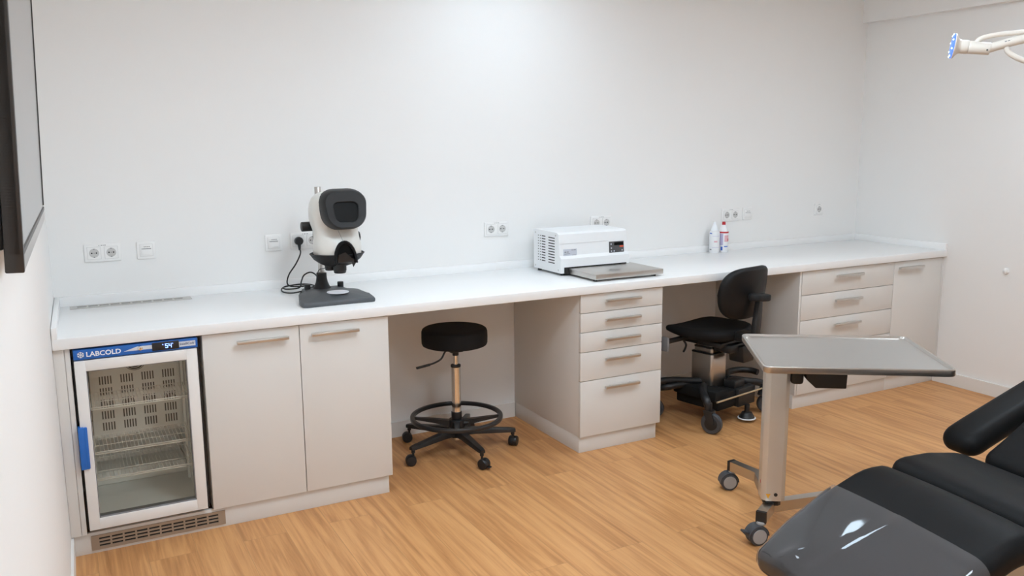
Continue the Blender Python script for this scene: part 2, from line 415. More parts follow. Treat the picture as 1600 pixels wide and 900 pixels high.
t = thing('drawer_cabinet', 'wide white cabinet of four drawers to the right of the black work chair', 'cabinet')
bm = B(); bx(bm, 3.892, 4.688, -F+.0195, -.02, ZB, HT-.001, .001); ob('body', bm, 'carc', t)
bm = B(); bx(bm, 3.874, 3.8895, -F+.002, -.001, ZB-.0, HT-.001, .001); ob('side_panel', bm, 'lam', t)
for a, b, hz in ((.696, HT-.004, .795), (.5425, .696, .646), (.3835, .5425, .496), (ZB, .3835, .338)):
    front('drawer', t, 3.8905, 4.6895, a, b, (4.155, 4.385), hz)
bm = B(); bx(bm, 3.876, 4.6895, -PL, -.001, 0, ZB-.001, .001); ob('plinth', bm, 'lam', t)
t = thing('base_cabinet', 'white single-door cabinet in the corner against the right wall', 'cabinet')
bm = B(); bx(bm, 4.691, 5.150, -F+.0195, -.02, ZB, HT-.001, .001); ob('body', bm, 'carc', t)
front('door', t, 4.6905, 5.151, ZB, HT-.004, (4.712, 4.942), .80)
bm = B(); bx(bm, 5.1525, RW-.001, -F+.001, -F+.02, ZB, HT-.003, .001); ob('filler_strip', bm, 'lam', t)
bm = B(); bx(bm, 4.6905, RW-.001, -PL, -.02, 0, ZB-.001, .001); ob('plinth', bm, 'lam', t)

# ---------------------------------------------------------------- glass-door fridge
t = thing('fridge', 'small glass-door laboratory fridge with blue header built in below the worktop', 'fridge', (.287, -.40, .095))
ox, oy, oz = .287, -.40, .095
def lb(bm, x0, x1, y0, y1, z0, z1, bev=0): return bx(bm, x0-ox, x1-ox, y0-oy, y1-oy, z0-oz, z1-oz, bev)
fx0, fx1 = .064, .520
bm = B()
lb(bm, fx0, fx0+.03, -.685, -.10, .095, .835); lb(bm, fx1-.03, fx1, -.685, -.10, .095, .835)
lb(bm, fx0+.03, fx1-.03, -.685, -.10, .095, .122); lb(bm, fx0+.03, fx1-.03, -.685, -.10, .765, .835); lb(bm, fx0+.03, fx1-.03, -.13, -.10, .122, .765)
ob('body', bm, 'frin', t, 0)
bm = B(); lb(bm, fx0, fx1+.002, -.7, -.684, .795, .838); lb(bm, fx0-.002, fx0+.006, -.7, -.684, .1, .8); lb(bm, fx1-.006, fx1+.004, -.7, -.684, .1, .8); ob('gasket', bm, 'black', t, 0)
# header
bm = B(); lb(bm, .068, .516, -.735, -.70, .797, .836, .002); hd = ob('control_header', bm, 'blue', t)
hz0 = .8165-oz
def hy(dy=0): return -.7355-oy-dy
bm = B(); prism(bm, [(.243, .811), (.292, .826), (.350, .826), (.350, .811)], 0, .0005, 0, Matrix.Translation((-ox, -.735-oy, -oz)) @ Matrix.Rotation(math.pi/2, 4, 'X')); ob('silver_flash', bm, 'silver', hd, 0)
bm = B(); lb(bm, .445, .508, -.7356, -.7352, .806, .827); ob('silver_badge', bm, 'silver', hd, 0)
text('badge_lettering', 'IntelliCold', .0125, 'darkblue', hd, (.449-ox, -.7358-oy, .813-oz), width=.055, shear=.2, bold=.0002)
text('brand_lettering', 'LABCOLD', .026, 'white', hd, (.113-ox, -.7352-oy, .8075-oz), width=.121, bold=.0006)
bm = B()
for k in range(6):
    a = math.pi/6+k*math.pi/3; d = Vector((math.cos(a), 0, math.sin(a))); c = Vector((.0935-ox, -.7355-oy, hz0)); n_ = Vector((-d.z, 0, d.x))
    def bar(p, q, w=.0013):
        dd = (q-p).normalized(); nn = Vector((-dd.z, 0, dd.x))*w; y = Vector((0, -.0004, 0))
        bm.faces.new([bm.verts.new(v) for v in (p+nn+y, p-nn+y, q-nn+y, q+nn+y)])
    bar(c, c+d*.0125)
    for s in (1, -1): bar(c+d*.0065, c+d*.0105+n_*s*.0042)
ob('snowflake_emblem', bm, 'white', hd, 0)
bm = B(); lb(bm, .346, .446, -.7375, -.735, .801, .8335, .001); dp = ob('display', bm, 'black', hd)
# seven-segment digits: a raised dot, 5, 4, degree mark
bm = B()
def seg(x, z, w, h): bx(bm, x, x+w, -.0005, 0, z, z+h)
def digit(x, z, on, w=.0105, h=.0175, k=.0024):
    if 'a' in on: seg(x, z+h-k, w, k)
    if 'g' in on: seg(x, z+h/2-k/2, w, k)
    if 'd' in on: seg(x, z, w, k)
    if 'f' in on: seg(x, z+h/2, k, h/2)
    if 'e' in on: seg(x, z, k, h/2)
    if 'b' in on: seg(x+w-k, z+h/2, k, h/2)
    if 'c' in on: seg(x+w-k, z, k, h/2)
digit(.010, 0, 'afgcd'); digit(.0235, 0, 'fgbc'); seg(.0, .0135, .0035, .0025); seg(.0365, .0145, .003, .003)
bmesh.ops.translate(bm, vec=(.384-ox, -.7377-oy, .8085-oz), verts=bm.verts); ob('digits', bm, 'led', dp, 0)
bm = B(); cyl(bm, (.303-ox, -.735-oy, .8185-oz), (.303-ox, -.741-oy, .8185-oz), .0085, n=20, bev=.001); lk = ob('lock', bm, 'chrome', hd)
bm = B(); lb(bm, .3022, .3038, -.7415, -.741, .8145, .8225); ob('keyhole', bm, 'hole', lk, 0)
# door
dx0, dx1, dz0, dz1 = .068, .512, .108, .793; gx0, gx1, gz0, gz1 = .107, .470, .1545, .751
bm = B()
for a, b, c, d in ((dx0, gx0, dz0, dz1), (gx1, dx1, dz0, dz1), (gx0-.002, gx1+.002, dz0, gz0), (gx0-.002, gx1+.002, gz1, dz1)): lb(bm, a, b, -.738, -.702, c, d, .0025)
dr = ob('door', bm, 'frw', t)
bm = B()
for a, b, c, d in ((gx0, gx0+.003, gz0, gz1), (gx1-.003, gx1, gz0, gz1), (gx0, gx1, gz0, gz0+.006), (gx0, gx1, gz1-.003, gz1)): lb(bm, a, b, -.734, -.704, c, d)
ob('glass_seal', bm, 'grey', dr, 0)
bm = B(); lb(bm, gx0+.002, gx1-.002, -.730, -.728, gz0+.003, gz1-.002); ob('glass_pane', bm, 'glass', dr, 0)
bm = B(); lb(bm, .0595, .080, -.752, -.712, .366, .534, .002); lb(bm, .078, .092, -.752, -.7385, .366, .534, .004); ob('handle', bm, 'bluelid', dr)
# interior
bm = B(); lb(bm, .120, .478, -.40, -.385, .372, .765, .003); ev = ob('fan_panel', bm, 'frback', t)
vsb = mat('vent_slot_brown', (.10, .085, .07), .8)
for r in range(5):
    for c in range(4):
        bm = B()
        for k in range(5):
            x = .156+c*.083+k*.0107; z = .640-r*.0505
            lb(bm, x, x+.005, -.4008, -.3995, z-.035, z)
        ob('vent_slots', bm, vsb, ev, 0)
bm = B(); fc = Vector((.300-ox, -.402-oy, .697-oz))
for rr in (.042, .034, .026, .018): tube(bm, [fc+Vector((math.cos(a)*rr, 0, math.sin(a)*rr)) for a in [2*math.pi*k/28 for k in range(28)]], .0014, 6, True)
for q in (math.pi/4, 3*math.pi/4): cyl(bm, fc+Vector((math.cos(q)*.043, 0, math.sin(q)*.043)), fc-Vector((math.cos(q)*.043, 0, math.sin(q)*.043)), .0012, n=6)
fg = ob('fan_guard', bm, 'wire', ev)
bm = B(); cyl(bm, fc+Vector((0, .0015, 0)), fc+Vector((0, .0035, 0)), .046, n=32); ob('fan_opening', bm, 'slot', ev)
bm = B(); lb(bm, .10, .48, -.15, -.131, .122, .375)
ob('back_liner', bm, 'frin', t, 0)
bm = B(); lb(bm, .096, .49, -.30, -.132, .122, .185, .01); ob('compressor_step', bm, 'frin', t)
for sx, x0, x1 in ((1, .096, .106), (-1, .477, .487)):
    bm = B(); lb(bm, x0, x1, -.66, -.64, .14, .75); lb(bm, x0, x1, -.43, -.41, .14, .75)
    for k in range(13):
        z = .18+k*.0445
        lb(bm, x0-.001, x1+(.006 if sx > 0 else 0), -.665, -.635, z, z+.012); lb(bm, x0-(0 if sx > 0 else .006), x1+.001, -.665, -.635, z, z+.012)
    ob('shelf_rail', bm, 'frin', t, 0)
for z in (.585, .401, .292):
    bm = B(); ya, yb = -.672, -.45 if z > .37 else -.36
    n = 26
    for k in range(n):
        x = .118+(.472-.118)*k/(n-1)
        cyl(bm, (x-ox, ya-oy, z-oz), (x-ox, yb-oy, z-oz), .0013, n=6)
    for y in (ya, ya+.085, yb-.055, yb): cyl(bm, (.112-ox, y-oy, z-oz), (.478-ox, y-oy, z-oz), .0024 if y == ya else .0018, n=6)
    cyl(bm, (.112-ox, ya-oy, z-.008-oz), (.478-ox, ya-oy, z-.008-oz), .0022, n=6)
    for x in (.112, .478): cyl(bm, (x-ox, ya-oy, z-oz), (x-ox, yb-oy, z-oz), .0024, n=6)
    ob('wire_shelf', bm, 'wire', t)

# ---------------------------------------------------------------- sockets and outlets on the back wall
def hole_plate(bm, s, r, cx, cz, y, n=32):
    """square plate face of side s with a round hole of radius r in the plane y"""
    out, inn = [], []
    for k in range(n):
        a = 2*math.pi*k/n; c, d = math.cos(a), math.sin(a); q = s/2/max(abs(c), abs(d))
        out.append(bm.verts.new((cx+c*q, y, cz+d*q))); inn.append(bm.verts.new((cx+c*r, y, cz+d*r)))
    o2 = [bm.verts.new((v.co.x, y+.004, v.co.z)) for v in out]
    for k in range(n):
        j = (k+1) % n
        bm.faces.new((out[k], out[j], inn[j], inn[k])); bm.faces.new((out[k], out[j], o2[j], o2[k]))
def frame_ring(bm, w, h, holes, y0, y1):
    xs = sorted({-w/2, w/2} | {a for hh in holes for a in (hh-.028, hh+.028)})
    plate_holes(bm, xs, [-h/2, -.028, .028, h/2], lambda i, j: not (j == 1 and any(abs((xs[i]+xs[i+1])/2-hh) < .02 for hh in holes)), y0, y1)
    bmesh.ops.remove_doubles(bm, verts=bm.verts, dist=1e-5)
def socket_frame(t, w, holes):
    bm = B(); v = prism(bm, rrect(w, .081, .004, 3), 0, .008, .002, Matrix.Rotation(math.pi/2, 4, 'X'))
    return ob('frame', bm, 'plate', t)
def gap_line(t, cx, h=.0284):
    bm = B(); w = .0013
    for a, b, c, d in ((cx-h, cx-h+w, -h, h), (cx+h-w, cx+h, -h, h), (cx-h, cx+h, -h, -h+w), (cx-h, cx+h, h-w, h)): bx(bm, a, b, -.0083, -.0078, c, d)
    ob('insert_gap', bm, 'recess', t, 0)
def schuko(t, cx):
    gap_line(t, cx)
    bm = B(); hole_plate(bm, .0545, .0205, cx, 0, -.0105)
    ins = ob('socket_insert', bm, 'plate', t)
    bm = B()
    n = 32
    a = [(cx+math.cos(2*math.pi*k/n)*.0205, math.sin(2*math.pi*k/n)*.0205) for k in range(n)]
    loft(bm, [[(x, -.0105, z) for x, z in a], [(x, -.0083, z) for x, z in a]], False, True)
    bm.normal_update(); rc = ob('socket_recess', bm, 'recess', ins)
    for s in (-1, 1):
        bm = B(); cyl(bm, (cx+s*.0095, -.0088, 0), (cx+s*.0095, -.0082, 0), .0034, n=14)
        q = ob('pin_hole', bm, 'hole', ins)
    bm = B(); cyl(bm, (cx, -.0088, 0), (cx, -.0082, 0), .0022, n=12); bx(bm, cx-.003, cx+.003, -.0106, -.0082, .0165, .0205); bx(bm, cx-.003, cx+.003, -.0106, -.0082, -.0205, -.0165)
    ob('earth_clip', bm, 'grey', ins)
def tiny_marks(t, z, y, w=.03, m='grey'):
    bm = B()
    for a, b in ((-.5, -.38), (-.2, .02), (.12, .22), (.3, .5)): bx(bm, a*w, b*w, y-.0003, y, z-.0016, z+.0016)
    ob('marking', bm, m, t, 0)
G = 'white wall sockets and outlets above the worktop'
def double_socket(x, label):
    t = thing('double_socket', label, 'socket', (x, 0, 1.1195), 0, G)
    socket_frame(t, .152, (-.0355, .0355)); schuko(t, -.0355); schuko(t, .0355); tiny_marks(t, .034, -.0081)
    return t
ds = double_socket(.229, 'white double wall socket nearest the left wall, above the ventilation strip')
for x, l in ((1.158, 'white double wall socket behind the microscope with a black plug in it'), (2.244, 'white double wall socket between the microscope and the white heating device'), (2.953, 'white double wall socket half hidden behind the white heating device'), (3.975, 'white double wall socket above the two spray bottles')):
    dup(ds, (x, 0, 1.1195), None, l)
t = thing('single_socket', 'white single wall socket alone near the right corner of the back wall', 'socket', (4.783, 0, 1.122), 0, G)
socket_frame(t, .081, (0,)); schuko(t, 0); tiny_marks(t, .034, -.0081, .02)
def data_outlet(x, label):
    t = thing('data_outlet', label, 'outlet', (x, 0, 1.1195), 0, G)
    socket_frame(t, .081, (0,))
    gap_line(t, 0)
    bm = B(); bx(bm, -.0275, .0275, -.0105, -.004, -.0275, .0275, .001); ins = ob('outlet_insert', bm, 'plate', t)
    bm = B(); bx(bm, -.021, .021, -.0112, -.0104, .008, .024, .0003); lf = ob('label_field', bm, 'plate', ins)
    bm = B(); bx(bm, -.021, .021, -.0118, -.0104, .0055, .0078)
    ob('label_edge', bm, 'grey', ins, 0)
    bm = B(); bx(bm, -.021, .021, -.0135, -.0104, -.022, .003, .001); ob('flap', bm, 'plate', ins)
    bm = B()
    for k in range(4): bx(bm, -.010+k*.007, -.006+k*.007, -.0116, -.0112, .014, .018)
    ob('marking', bm, 'grey', lf, 0)
    return t
do = data_outlet(.413, 'white data outlet beside the leftmost double socket')
dup(do, (.999, 0, 1.118), None, 'white data outlet just left of the black plug behind the microscope')
dup(do, (4.120, 0, 1.1215), None, 'white data outlet to the right of the socket above the spray bottles')
bm = B(); lathe(bm, [(.0, 0), (.018, 0), (.019, .004), (.016, .014), (.008, .018), (0, .0185)], (RW, -1.142, .798), 24, (-1, 0, 0))
tag(ob('wall_bumper', bm, 'plate'), 'small round white door bumper on the right wall', 'wall bumper')

# ---------------------------------------------------------------- television on the left wall
t = thing('television', 'dark-framed television on the left wall at the picture edge', 'television', (.0228, -2.4, 1.448), rot=(0, math.radians(2.0), math.radians(-1.17)))
bm = B(); bx(bm, -.023, -.0012, -.5, .5, 0, .62, .002); bx(bm, -.023, .0016, -.5, -.484, -.024, .62, .002); ob('casing', bm, 'tvframe', t)
bm = B()
for a, b, c, d in ((-.484, .5, 0, .008), (-.484, .5, .608, .62), (.488, .5, .012, .608)): bx(bm, -.0015, .0012, a, b, c, d)
ob('bezel', bm, 'tvframe', t, 0)
bm = B(); bx(bm, -.0012, -.0004, -.485, .488, .008, .608); ob('screen', bm, 'screen', t, 0)
bm = B(); bx(bm, -.021, .0012, -.486, .498, -.024, -.001, .002); ob('lower_lip', bm, 'tvlip', t)
bm = B(); bx(bm, -.044, -.0225, -.492, .45, .008, .58, .004); ob('rear_shell', bm, 'tvback', t)
bm = B(); bx(bm, -.075, -.043, -.15, .15, .2, .4); ob('wall_mount', bm, 'black', t)

# ---------------------------------------------------------------- round stool
def twin_caster(parent, x, y, rz, R=.027, brake=False):
    """stem, hooded twin wheels; caster stands on z = 0 of the parent"""
    bm = B(); cyl(bm, (x, y, R+.012), (x, y, .09), .006, n=12)
    cyl(bm, (x, y, .066), (x, y, .078), .010, n=16)
    d = Vector((math.cos(rz), math.sin(rz), 0)); nrm = Vector((-d.y, d.x, 0)); c = Vector((x, y, R))+d*.012
    # hood between the wheels
    bmh = [c+nrm*q for q in (-.006, .006)]
    cyl(bm, bmh[0], bmh[1], R*1.02, n=28)
    st = ob('caster', bm, 'black', parent)
    for s in (-1, 1):
        bm = B(); a = c+nrm*s*.006; lathe(bm, [(0, 0), (R*.6, 0), (R, .001), (R, .012), (R*.86, .0165), (R*.4, .018), (0, .018)], a, 28, nrm*s)
        ob('wheel', bm, 'black', st)
    if brake:
        bm = B(); box(bm, c+d*(R+.002)+Vector((0, 0, -.012)), (.022, .026, .005), .002, (0, 0, rz)); ob('brake_tab', bm, 'black', st)
t = thing('stool', 'round black upholstered stool with chrome column and foot ring on casters', 'stool', (1.823, -.35, 0))
bm = B(); R = .170
prof = [(0, 0), (R-.012, 0), (R-.004, .003), (R, .012), (R+.001, .045), (R, .072), (R-.004, .082), (R-.012, .0875), (R-.05, .0905), (0, .092)]
lathe(bm, prof, (-.004, 0, .572), 56); ob('seat', bm, 'fabric', t, 50)
bm = B(); lathe(bm, [(0, 0), (.09, 0), (.11, .004), (.11, .012), (0, .012)], (-.004, 0, .561), 32); box(bm, (0, 0, .548), (.07, .05, .03), .004); ob('seat_plate', bm, 'black', t)
bm = B(); cyl(bm, (0, 0, .515), (0, 0, .56), .0165, n=20); ob('upper_tube', bm, 'black', t)
bm = B(); cyl(bm, (0, 0, .44), (0, 0, .517), .0135, n=20); ob('gas_rod', bm, 'chrome', t)
bm = B(); cyl(bm, (0, 0, .452), (0, 0, .466), .0265, n=24, bev=.003); ob('column_cap', bm, 'black', t)
bm = B(); cyl(bm, (0, 0, .085), (0, 0, .455), .0245, n=32); ob('column', bm, 'chrome', t)
bm = B(); tube(bm, smooth_path([(-.03, -.01, .55), (-.060, -.01, .545), (-.085, -.01, .508), (-.120, -.005, .490), (-.15, .002, .482)], 5), .005, 8); lv = ob('height_lever', bm, 'black', t)
bm = B(); box(bm, (-.178, .008, .476), (.075, .022, .010), .004, (0, -.18, -.2)); ob('lever_grip', bm, 'black', lv)
# foot ring with flat blades
bm = B(); n = 72; rings = []
for k in range(n+1):
    a = 2*math.pi*k/n; e = Vector((math.cos(a), math.sin(a), 0)); c = e*.232+Vector((0, 0, .184))
    rings.append([c+e*p+Vector((0, 0, q)) for p, q in rrect(.022, .022, .006, 3)])
loft(bm, rings, False, False); bmesh.ops.remove_doubles(bm, verts=bm.verts, dist=1e-5)
fr = ob('foot_ring', bm, mat('satin_black_ring', (.02, .02, .021), .30), t)
bm = B(); cyl(bm, (0, 0, .128), (0, 0, .172), .042, n=32, bev=.004); cyl(bm, (0, 0, .172), (0, 0, .214), .0275, n=32, bev=.003); ob('ring_collar', bm, 'black', fr)
bm = B(); cyl(bm, (.02, -.02, .150), (.055, -.03, .150), .013, n=16, bev=.002); ob('ring_knob', bm, 'black', fr)
for a in (-24, 66, 156, 246):
    a = math.radians(a); e = Vector((math.cos(a), math.sin(a), 0)); w = Vector((-e.y, e.x, 0))
    bm = B(); rr = []
    for r, z, hw, hh in ((.03, .150, .017, .016), (.12, .166, .012, .011), (.228, .182, .008, .006)):
        c = e*r+Vector((0, 0, z)); rr.append([c+w*hw+Vector((0, 0, hh)), c-w*hw+Vector((0, 0, hh)), c-w*hw-Vector((0, 0, hh)), c+w*hw-Vector((0, 0, hh))])
    loft(bm, rr); ob('ring_spoke', bm, 'black', fr, 30)
bm = B(); cyl(bm, (0, 0, .078), (0, 0, .125), .044, .036, n=32, bev=.004); hb = ob('base_hub', bm, 'black', t)
bm = B(); cyl(bm, (0, 0, .060), (0, 0, .08), .02, n=20); ob('hub_cap', bm, 'chrome', hb)
for k in range(5):
    a = math.radians(-90+72*k); e = Vector((math.cos(a), math.sin(a), 0)); w = Vector((-e.y, e.x, 0)); bm = B(); rr = []
    for r, z, hw, hh in ((.03, .106, .026, .018), (.10, .104, .021, .016), (.22, .096, .018, .012), (.292, .092, .016, .010), (.312, .090, .012, .008)):
        c = e*r+Vector((0, 0, z)); rr.append([c+w*hw*.8+Vector((0, 0, hh)), c-w*hw*.8+Vector((0, 0, hh)), c-w*hw+Vector((0, 0, hh*.4)), c-w*hw-Vector((0, 0, hh)), c+w*hw-Vector((0, 0, hh)), c+w*hw+Vector((0, 0, hh*.4))])
    loft(bm, rr); ob('base_arm', bm, mat('base_arm_black', (.016, .016, .017), .33) if k == 0 else bpy.data.materials['base_arm_black'], t, 30)
    twin_caster(t, e.x*.298, e.y*.298, a+(.5, 1.1, -.4, .7, -.6)[k], brake=(k == 0))

# ---------------------------------------------------------------- work chair under the worktop
# local axes: x = chair's right, y = the way it faces
ca = math.atan2(.214, .977)
t = thing('work_chair', 'black upholstered work chair with backrest and armrest pushed under the worktop', 'chair', (3.34, -.563, 0), ca)
bm = B()
outl = []
for k in range(40):
    a = 2*math.pi*k/40; c, s_ = math.cos(a), math.sin(a)
    outl.append((.215*math.copysign(abs(c)**.62, c), .01+.215*math.copysign(abs(s_)**.62, s_)))
rings = []
def seatz(x, y): return .545+.05*(x/.215)**2*.35-.016*max(0, (y-.12)/.1)**2+.012*max(0, -y/.2)
for fz, sc in ((-.066, .80), (-.060, .92), (-.045, .985), (-.025, 1.0), (-.010, .985), (-.002, .93), (0, .8), (.0, .5), (-.003, .15)):
    rings.append([Vector((x*sc, y*sc, seatz(x*sc, y*sc)+fz*(1-.38*max(0, (y-.0)/.22)))) for x, y in outl])
loft(bm, rings); ob('seat', bm, 'fabric', t, 60)
bm = B()
rings = []
bw, bh = .205, .148
def backpt(u, v, d):
    # u across, v up, curved around the sitter and leaning back
    return Vector((u, -.262-.055*v/.15*.4+(u/.2)**2*.055-d, .775+v))
bo = []
for k in range(48):
    a = 2*math.pi*k/48; c, s_ = math.cos(a), math.sin(a)
    v = bh*math.copysign(abs(s_)**.6, s_); u = bw*math.copysign(abs(c)**.55, c)*(1-.12*max(0, -v/bh)-.05*max(0, v/bh))
    bo.append((u, v))
for d, sc in ((-.035, .15), (-.037, .6), (-.034, .86), (-.022, .965), (-.004, 1.0), (.010, .992), (.019, .95), (.023, .86), (.024, .5), (.024, .12)):
    rings.append([backpt(u*sc, v*sc, d) for u, v in bo])
loft(bm, rings); ob('backrest', bm, mat('backrest_shell', (.006, .006, .0068), .5, spec=.3), t, 60)
# arm support: upright with pad
bm = B(); prism(bm, [(-.010, .485), (.036, .485), (.055, .60), (.062, .70), (.060, .755), (.034, .755), (.022, .70), (.004, .60)], -.036, -.004, .005, Matrix.Translation((-.040, -.335, 0)) @ Matrix.Rotation(math.pi/2, 4, 'X')); sp = ob('back_post', bm, 'black', t)
bm = B(); pv = rrect(.150, .075, .034, 6); prism(bm, pv, -.020, .018, .009, Matrix.Translation((-.035, -.345, .765)) @ Matrix.Rotation(.10, 4, 'Y')); ob('arm_pad', bm, mat('arm_pad_rubber', (.011, .011, .012), .55, spec=.3), sp)
bm = B(); box(bm, (.00, -.26, .525), (.10, .14, .06), .02); ob('tilt_joint', bm, 'black', t)
# mechanism under the seat
bm = B(); box(bm, (0, -.03, .47), (.22, .26, .03), .008); box(bm, (.05, -.13, .445), (.22, .12, .05), .01); ob('seat_mechanism', bm, 'black', t)
bm = B(); prism(bm, [(-.05, -.045), (.05, -.045), (.055, .055), (-.065, .055)], -.05, .05, .008, Matrix.Translation((.075, -.17, .405)) @ Matrix.Rotation(math.pi/2, 4, 'X')); ob('motor_box', bm, 'black', t)
bm = B(); box(bm, (-.19, .07, .487), (.24, .03, .022), .003, (0, 0, 0)); ar = ob('side_arm', bm, 'black', t)
bm = B(); box(bm, (-.315, .07, .475), (.016, .05, .08), .003); ob('arm_bracket', bm, 'grey', ar)
bm = B(); tube(bm, smooth_path([(-.175, .05, .478), (-.165, .04, .455), (-.185, .03, .435), (-.205, .025, .422)], 4), .006, 8); ob('release_lever', bm, 'black', ar)
# lifting column, three nested square profiles
for nm, w, d, z0, z1 in (('column_sleeve', .142, .150, .195, .40), ('column_stage', .122, .130, .395, .432), ('column_stage', .102, .110, .428, .462)):
    bm = B(); prism(bm, rrect(w, d, .014, 3, 0, 0), z0, z1, .0015); cs = ob(nm, bm, 'steel', t)
    bm = B(); prism(bm, rrect(w+.003, d+.003, .014, 3, 0, 0), z1-.006, z1+.002, .001); ob('stage_seal', bm, 'black', cs)
# rolling base
bm = B(); box(bm, (.02, -.02, .145), (.30, .30, .10), .012); box(bm, (-.10, -.02, .185), (.12, .30, .06), .01); ob('base_housing', bm, 'blackm', t)
bm = B(); box(bm, (.115, -.165, .145), (.16, .05, .105), .004); ob('battery_box', bm, mat('battery_box_black', (.016, .015, .015), .5), t)
bm = B(); box(bm, (.085, -.12, .215), (.10, .08, .05), .008); ob('pedal_box', bm, 'black', t)
for s in (-1, 1):
    bm = B(); tube(bm, smooth_path([(s*.06, -.02, .205), (s*.13, -.06, .215), (s*.20, -.12, .205), (-.235 if s < 0 else .29, -.165, .185), (-.235 if s < 0 else .31, -.18 if s < 0 else -.17, .155)], 5), .022, 12); ob('base_leg', bm, 'black', t)
    bm = B(); tube(bm, smooth_path([(s*.06, .04, .205), (s*.16, .07, .212), (s*.24, .12, .20), (s*.25, .20, .18), (s*.25, .22, .155)], 5), .020, 12); ob('base_leg', bm, 'black', t)
bm = B(); tube(bm, smooth_path([(-.05, .0, .225), (-.20, .10, .240), (-.33, .15, .238), (-.40, .10, .238)], 6), .019, 12); ob('foot_bar', bm, 'black', t)
bm = B(); tube(bm, smooth_path([(.09, -.06, .225), (.18, .0, .232), (.28, .0, .232), (.34, -.05, .23), (.35, -.10, .225)], 6), .019, 12); ob('foot_bar', bm, 'black', t)
bm = B(); cyl(bm, (-.20, -.21, .175), (.225, -.215, .175), .0055, n=10); ob('brake_rod', bm, mat('brass_rod', (.62, .53, .36), .3, .9), t)
bm = B(); box(bm, (.228, -.212, .165), (.018, .03, .07), .004, (0, .5, 0)); ob('brake_crank', bm, 'black', t)
bm = B(); cyl(bm, (.105, -.20, .022), (.105, -.20, .055), .045, .03, n=24, bev=.004); cyl(bm, (.105, -.20, .05), (.105, -.20, .10), .015, n=12); fp = ob('foot_pad', bm, 'black', t)
bm = B(); tube(bm, [(.105+.048*math.cos(2*math.pi*k/28), -.20+.048*math.sin(2*math.pi*k/28), .02) for k in range(28)], .004, 6, True); ob('pad_rim', bm, 'white', fp)
for x, y, ang, R in ((-.235, -.18, -1.3, .060), (.31, -.17, -.6, .058), (-.25, .22, -1.2, .058), (.25, .22, -1.9, .058)):
    d = Vector((math.cos(ang), math.sin(ang), 0)); nrm = Vector((-d.y, d.x, 0)); c = Vector((x, y, R))+d*.022
    bm = B(); cyl(bm, (x, y, .125), (x, y, .175), .021, n=20, bev=.003)
    for s in (-1, 1):
        rr = []
        for q, z, hw in ((.0, .135, .022), (.008, .115, .024), (.018, .085, .022), (.024, R, .016)):
            p = Vector((x, y, z))+d*q+nrm*s*.022; rr.append([p+d*hw+nrm*.003, p-d*hw+nrm*.003, p-d*hw-nrm*.003, p+d*hw-nrm*.003])
        loft(bm, rr)
    box(bm, Vector((x, y, .126))+d*.008, (.05, .05, .014), .004, (0, 0, ang)); cs = ob('caster', bm, 'black', t)
    bm = B(); lathe(bm, [(0, -.016), (R*.72, -.016), (R*.9, -.0155), (R, -.009), (R, .009), (R*.9, .0155), (R*.72, .016), (0, .016)], c, 32, nrm); wh = ob('wheel', bm, 'tyre', cs)
    bm = B(); cyl(bm, c-nrm*.018, c+nrm*.018, R*.62, n=28, bev=.002); ob('hub', bm, 'black', wh)

# ---------------------------------------------------------------- stereo viewer microscope
t = thing('microscope', 'white and charcoal stereo microscope with wide viewing hood standing on the worktop', 'microscope', (1.15, -.45, H))
mx, my, mz = 1.15, -.45, H
half = [(0, -.152), (.08, -.153), (.150, -.157), (.165, -.150), (.169, -.135), (.166, -.075), (.157, -.06), (.142, .025), (.125, .040), (.108, .055), (.098, .085), (.096, .150), (.085, .165), (0, .165)]
poly = half+[(-x, y) for x, y in reversed(half[1:-1])]
def basez(x, y): return .020+.016*min(1, max(0, (y+.14)/.12))
bm = B()
bot = [(x*.985, y, 0) for x, y in poly]; r1 = [(x, y, .006) for x, y in poly]; r2_ = [(x, y, basez(x, y)-.006) for x, y in poly]
r3 = [(x*.975, y*.975, basez(x, y)) for x, y in poly]; r4 = [(x*.86, y*.86+.005, basez(x, y)+.003) for x, y in poly]; r5 = [(x*.4, y*.4, .040) for x, y in poly]
loft(bm, [bot, r1, r2_, r3, r4, r5]); ob('base', bm, 'scopebase', t, 35)
bm = B(); cyl(bm, (.022, -.046, .0395), (.022, -.046, .0425), .050, n=40); ob('stage_disc', bm, mat('stage_disc_white', (.74, .73, .76), .4), t)
for x, y in ((-.076, .118), (.084, .118)):
    bm = B(); cyl(bm, (x, y, .034), (x, y, .062), .0145, n=24, bev=.002); ob('locking_knob', bm, 'black', t)
px_, py_ = -.006, .118
bm = B(); lathe(bm, [(0, 0), (.046, 0), (.036, .012), (.028, .032), (.0245, .052), (.0235, .075), (0, .075)], (px_, py_, .036), 28); ob('post_foot', bm, 'scopegrey', t)
bm = B(); cyl(bm, (px_, py_, .10), (px_, py_, .517), .0148, n=28, bev=.001); ob('post', bm, 'steel', t)
bm = B(); cyl(bm, (px_, py_, .27), (px_, py_, .385), .032, n=28, bev=.004); box(bm, (px_+.02, py_-.05, .325), (.06, .10, .075), .01); ob('post_carriage', bm, 'scopegrey', t)
bm = B(); cyl(bm, (px_-.03, py_-.01, .335), (px_-.088, py_-.01, .335), .0225, n=28, bev=.004); ob('focus_knob', bm, 'black', t)
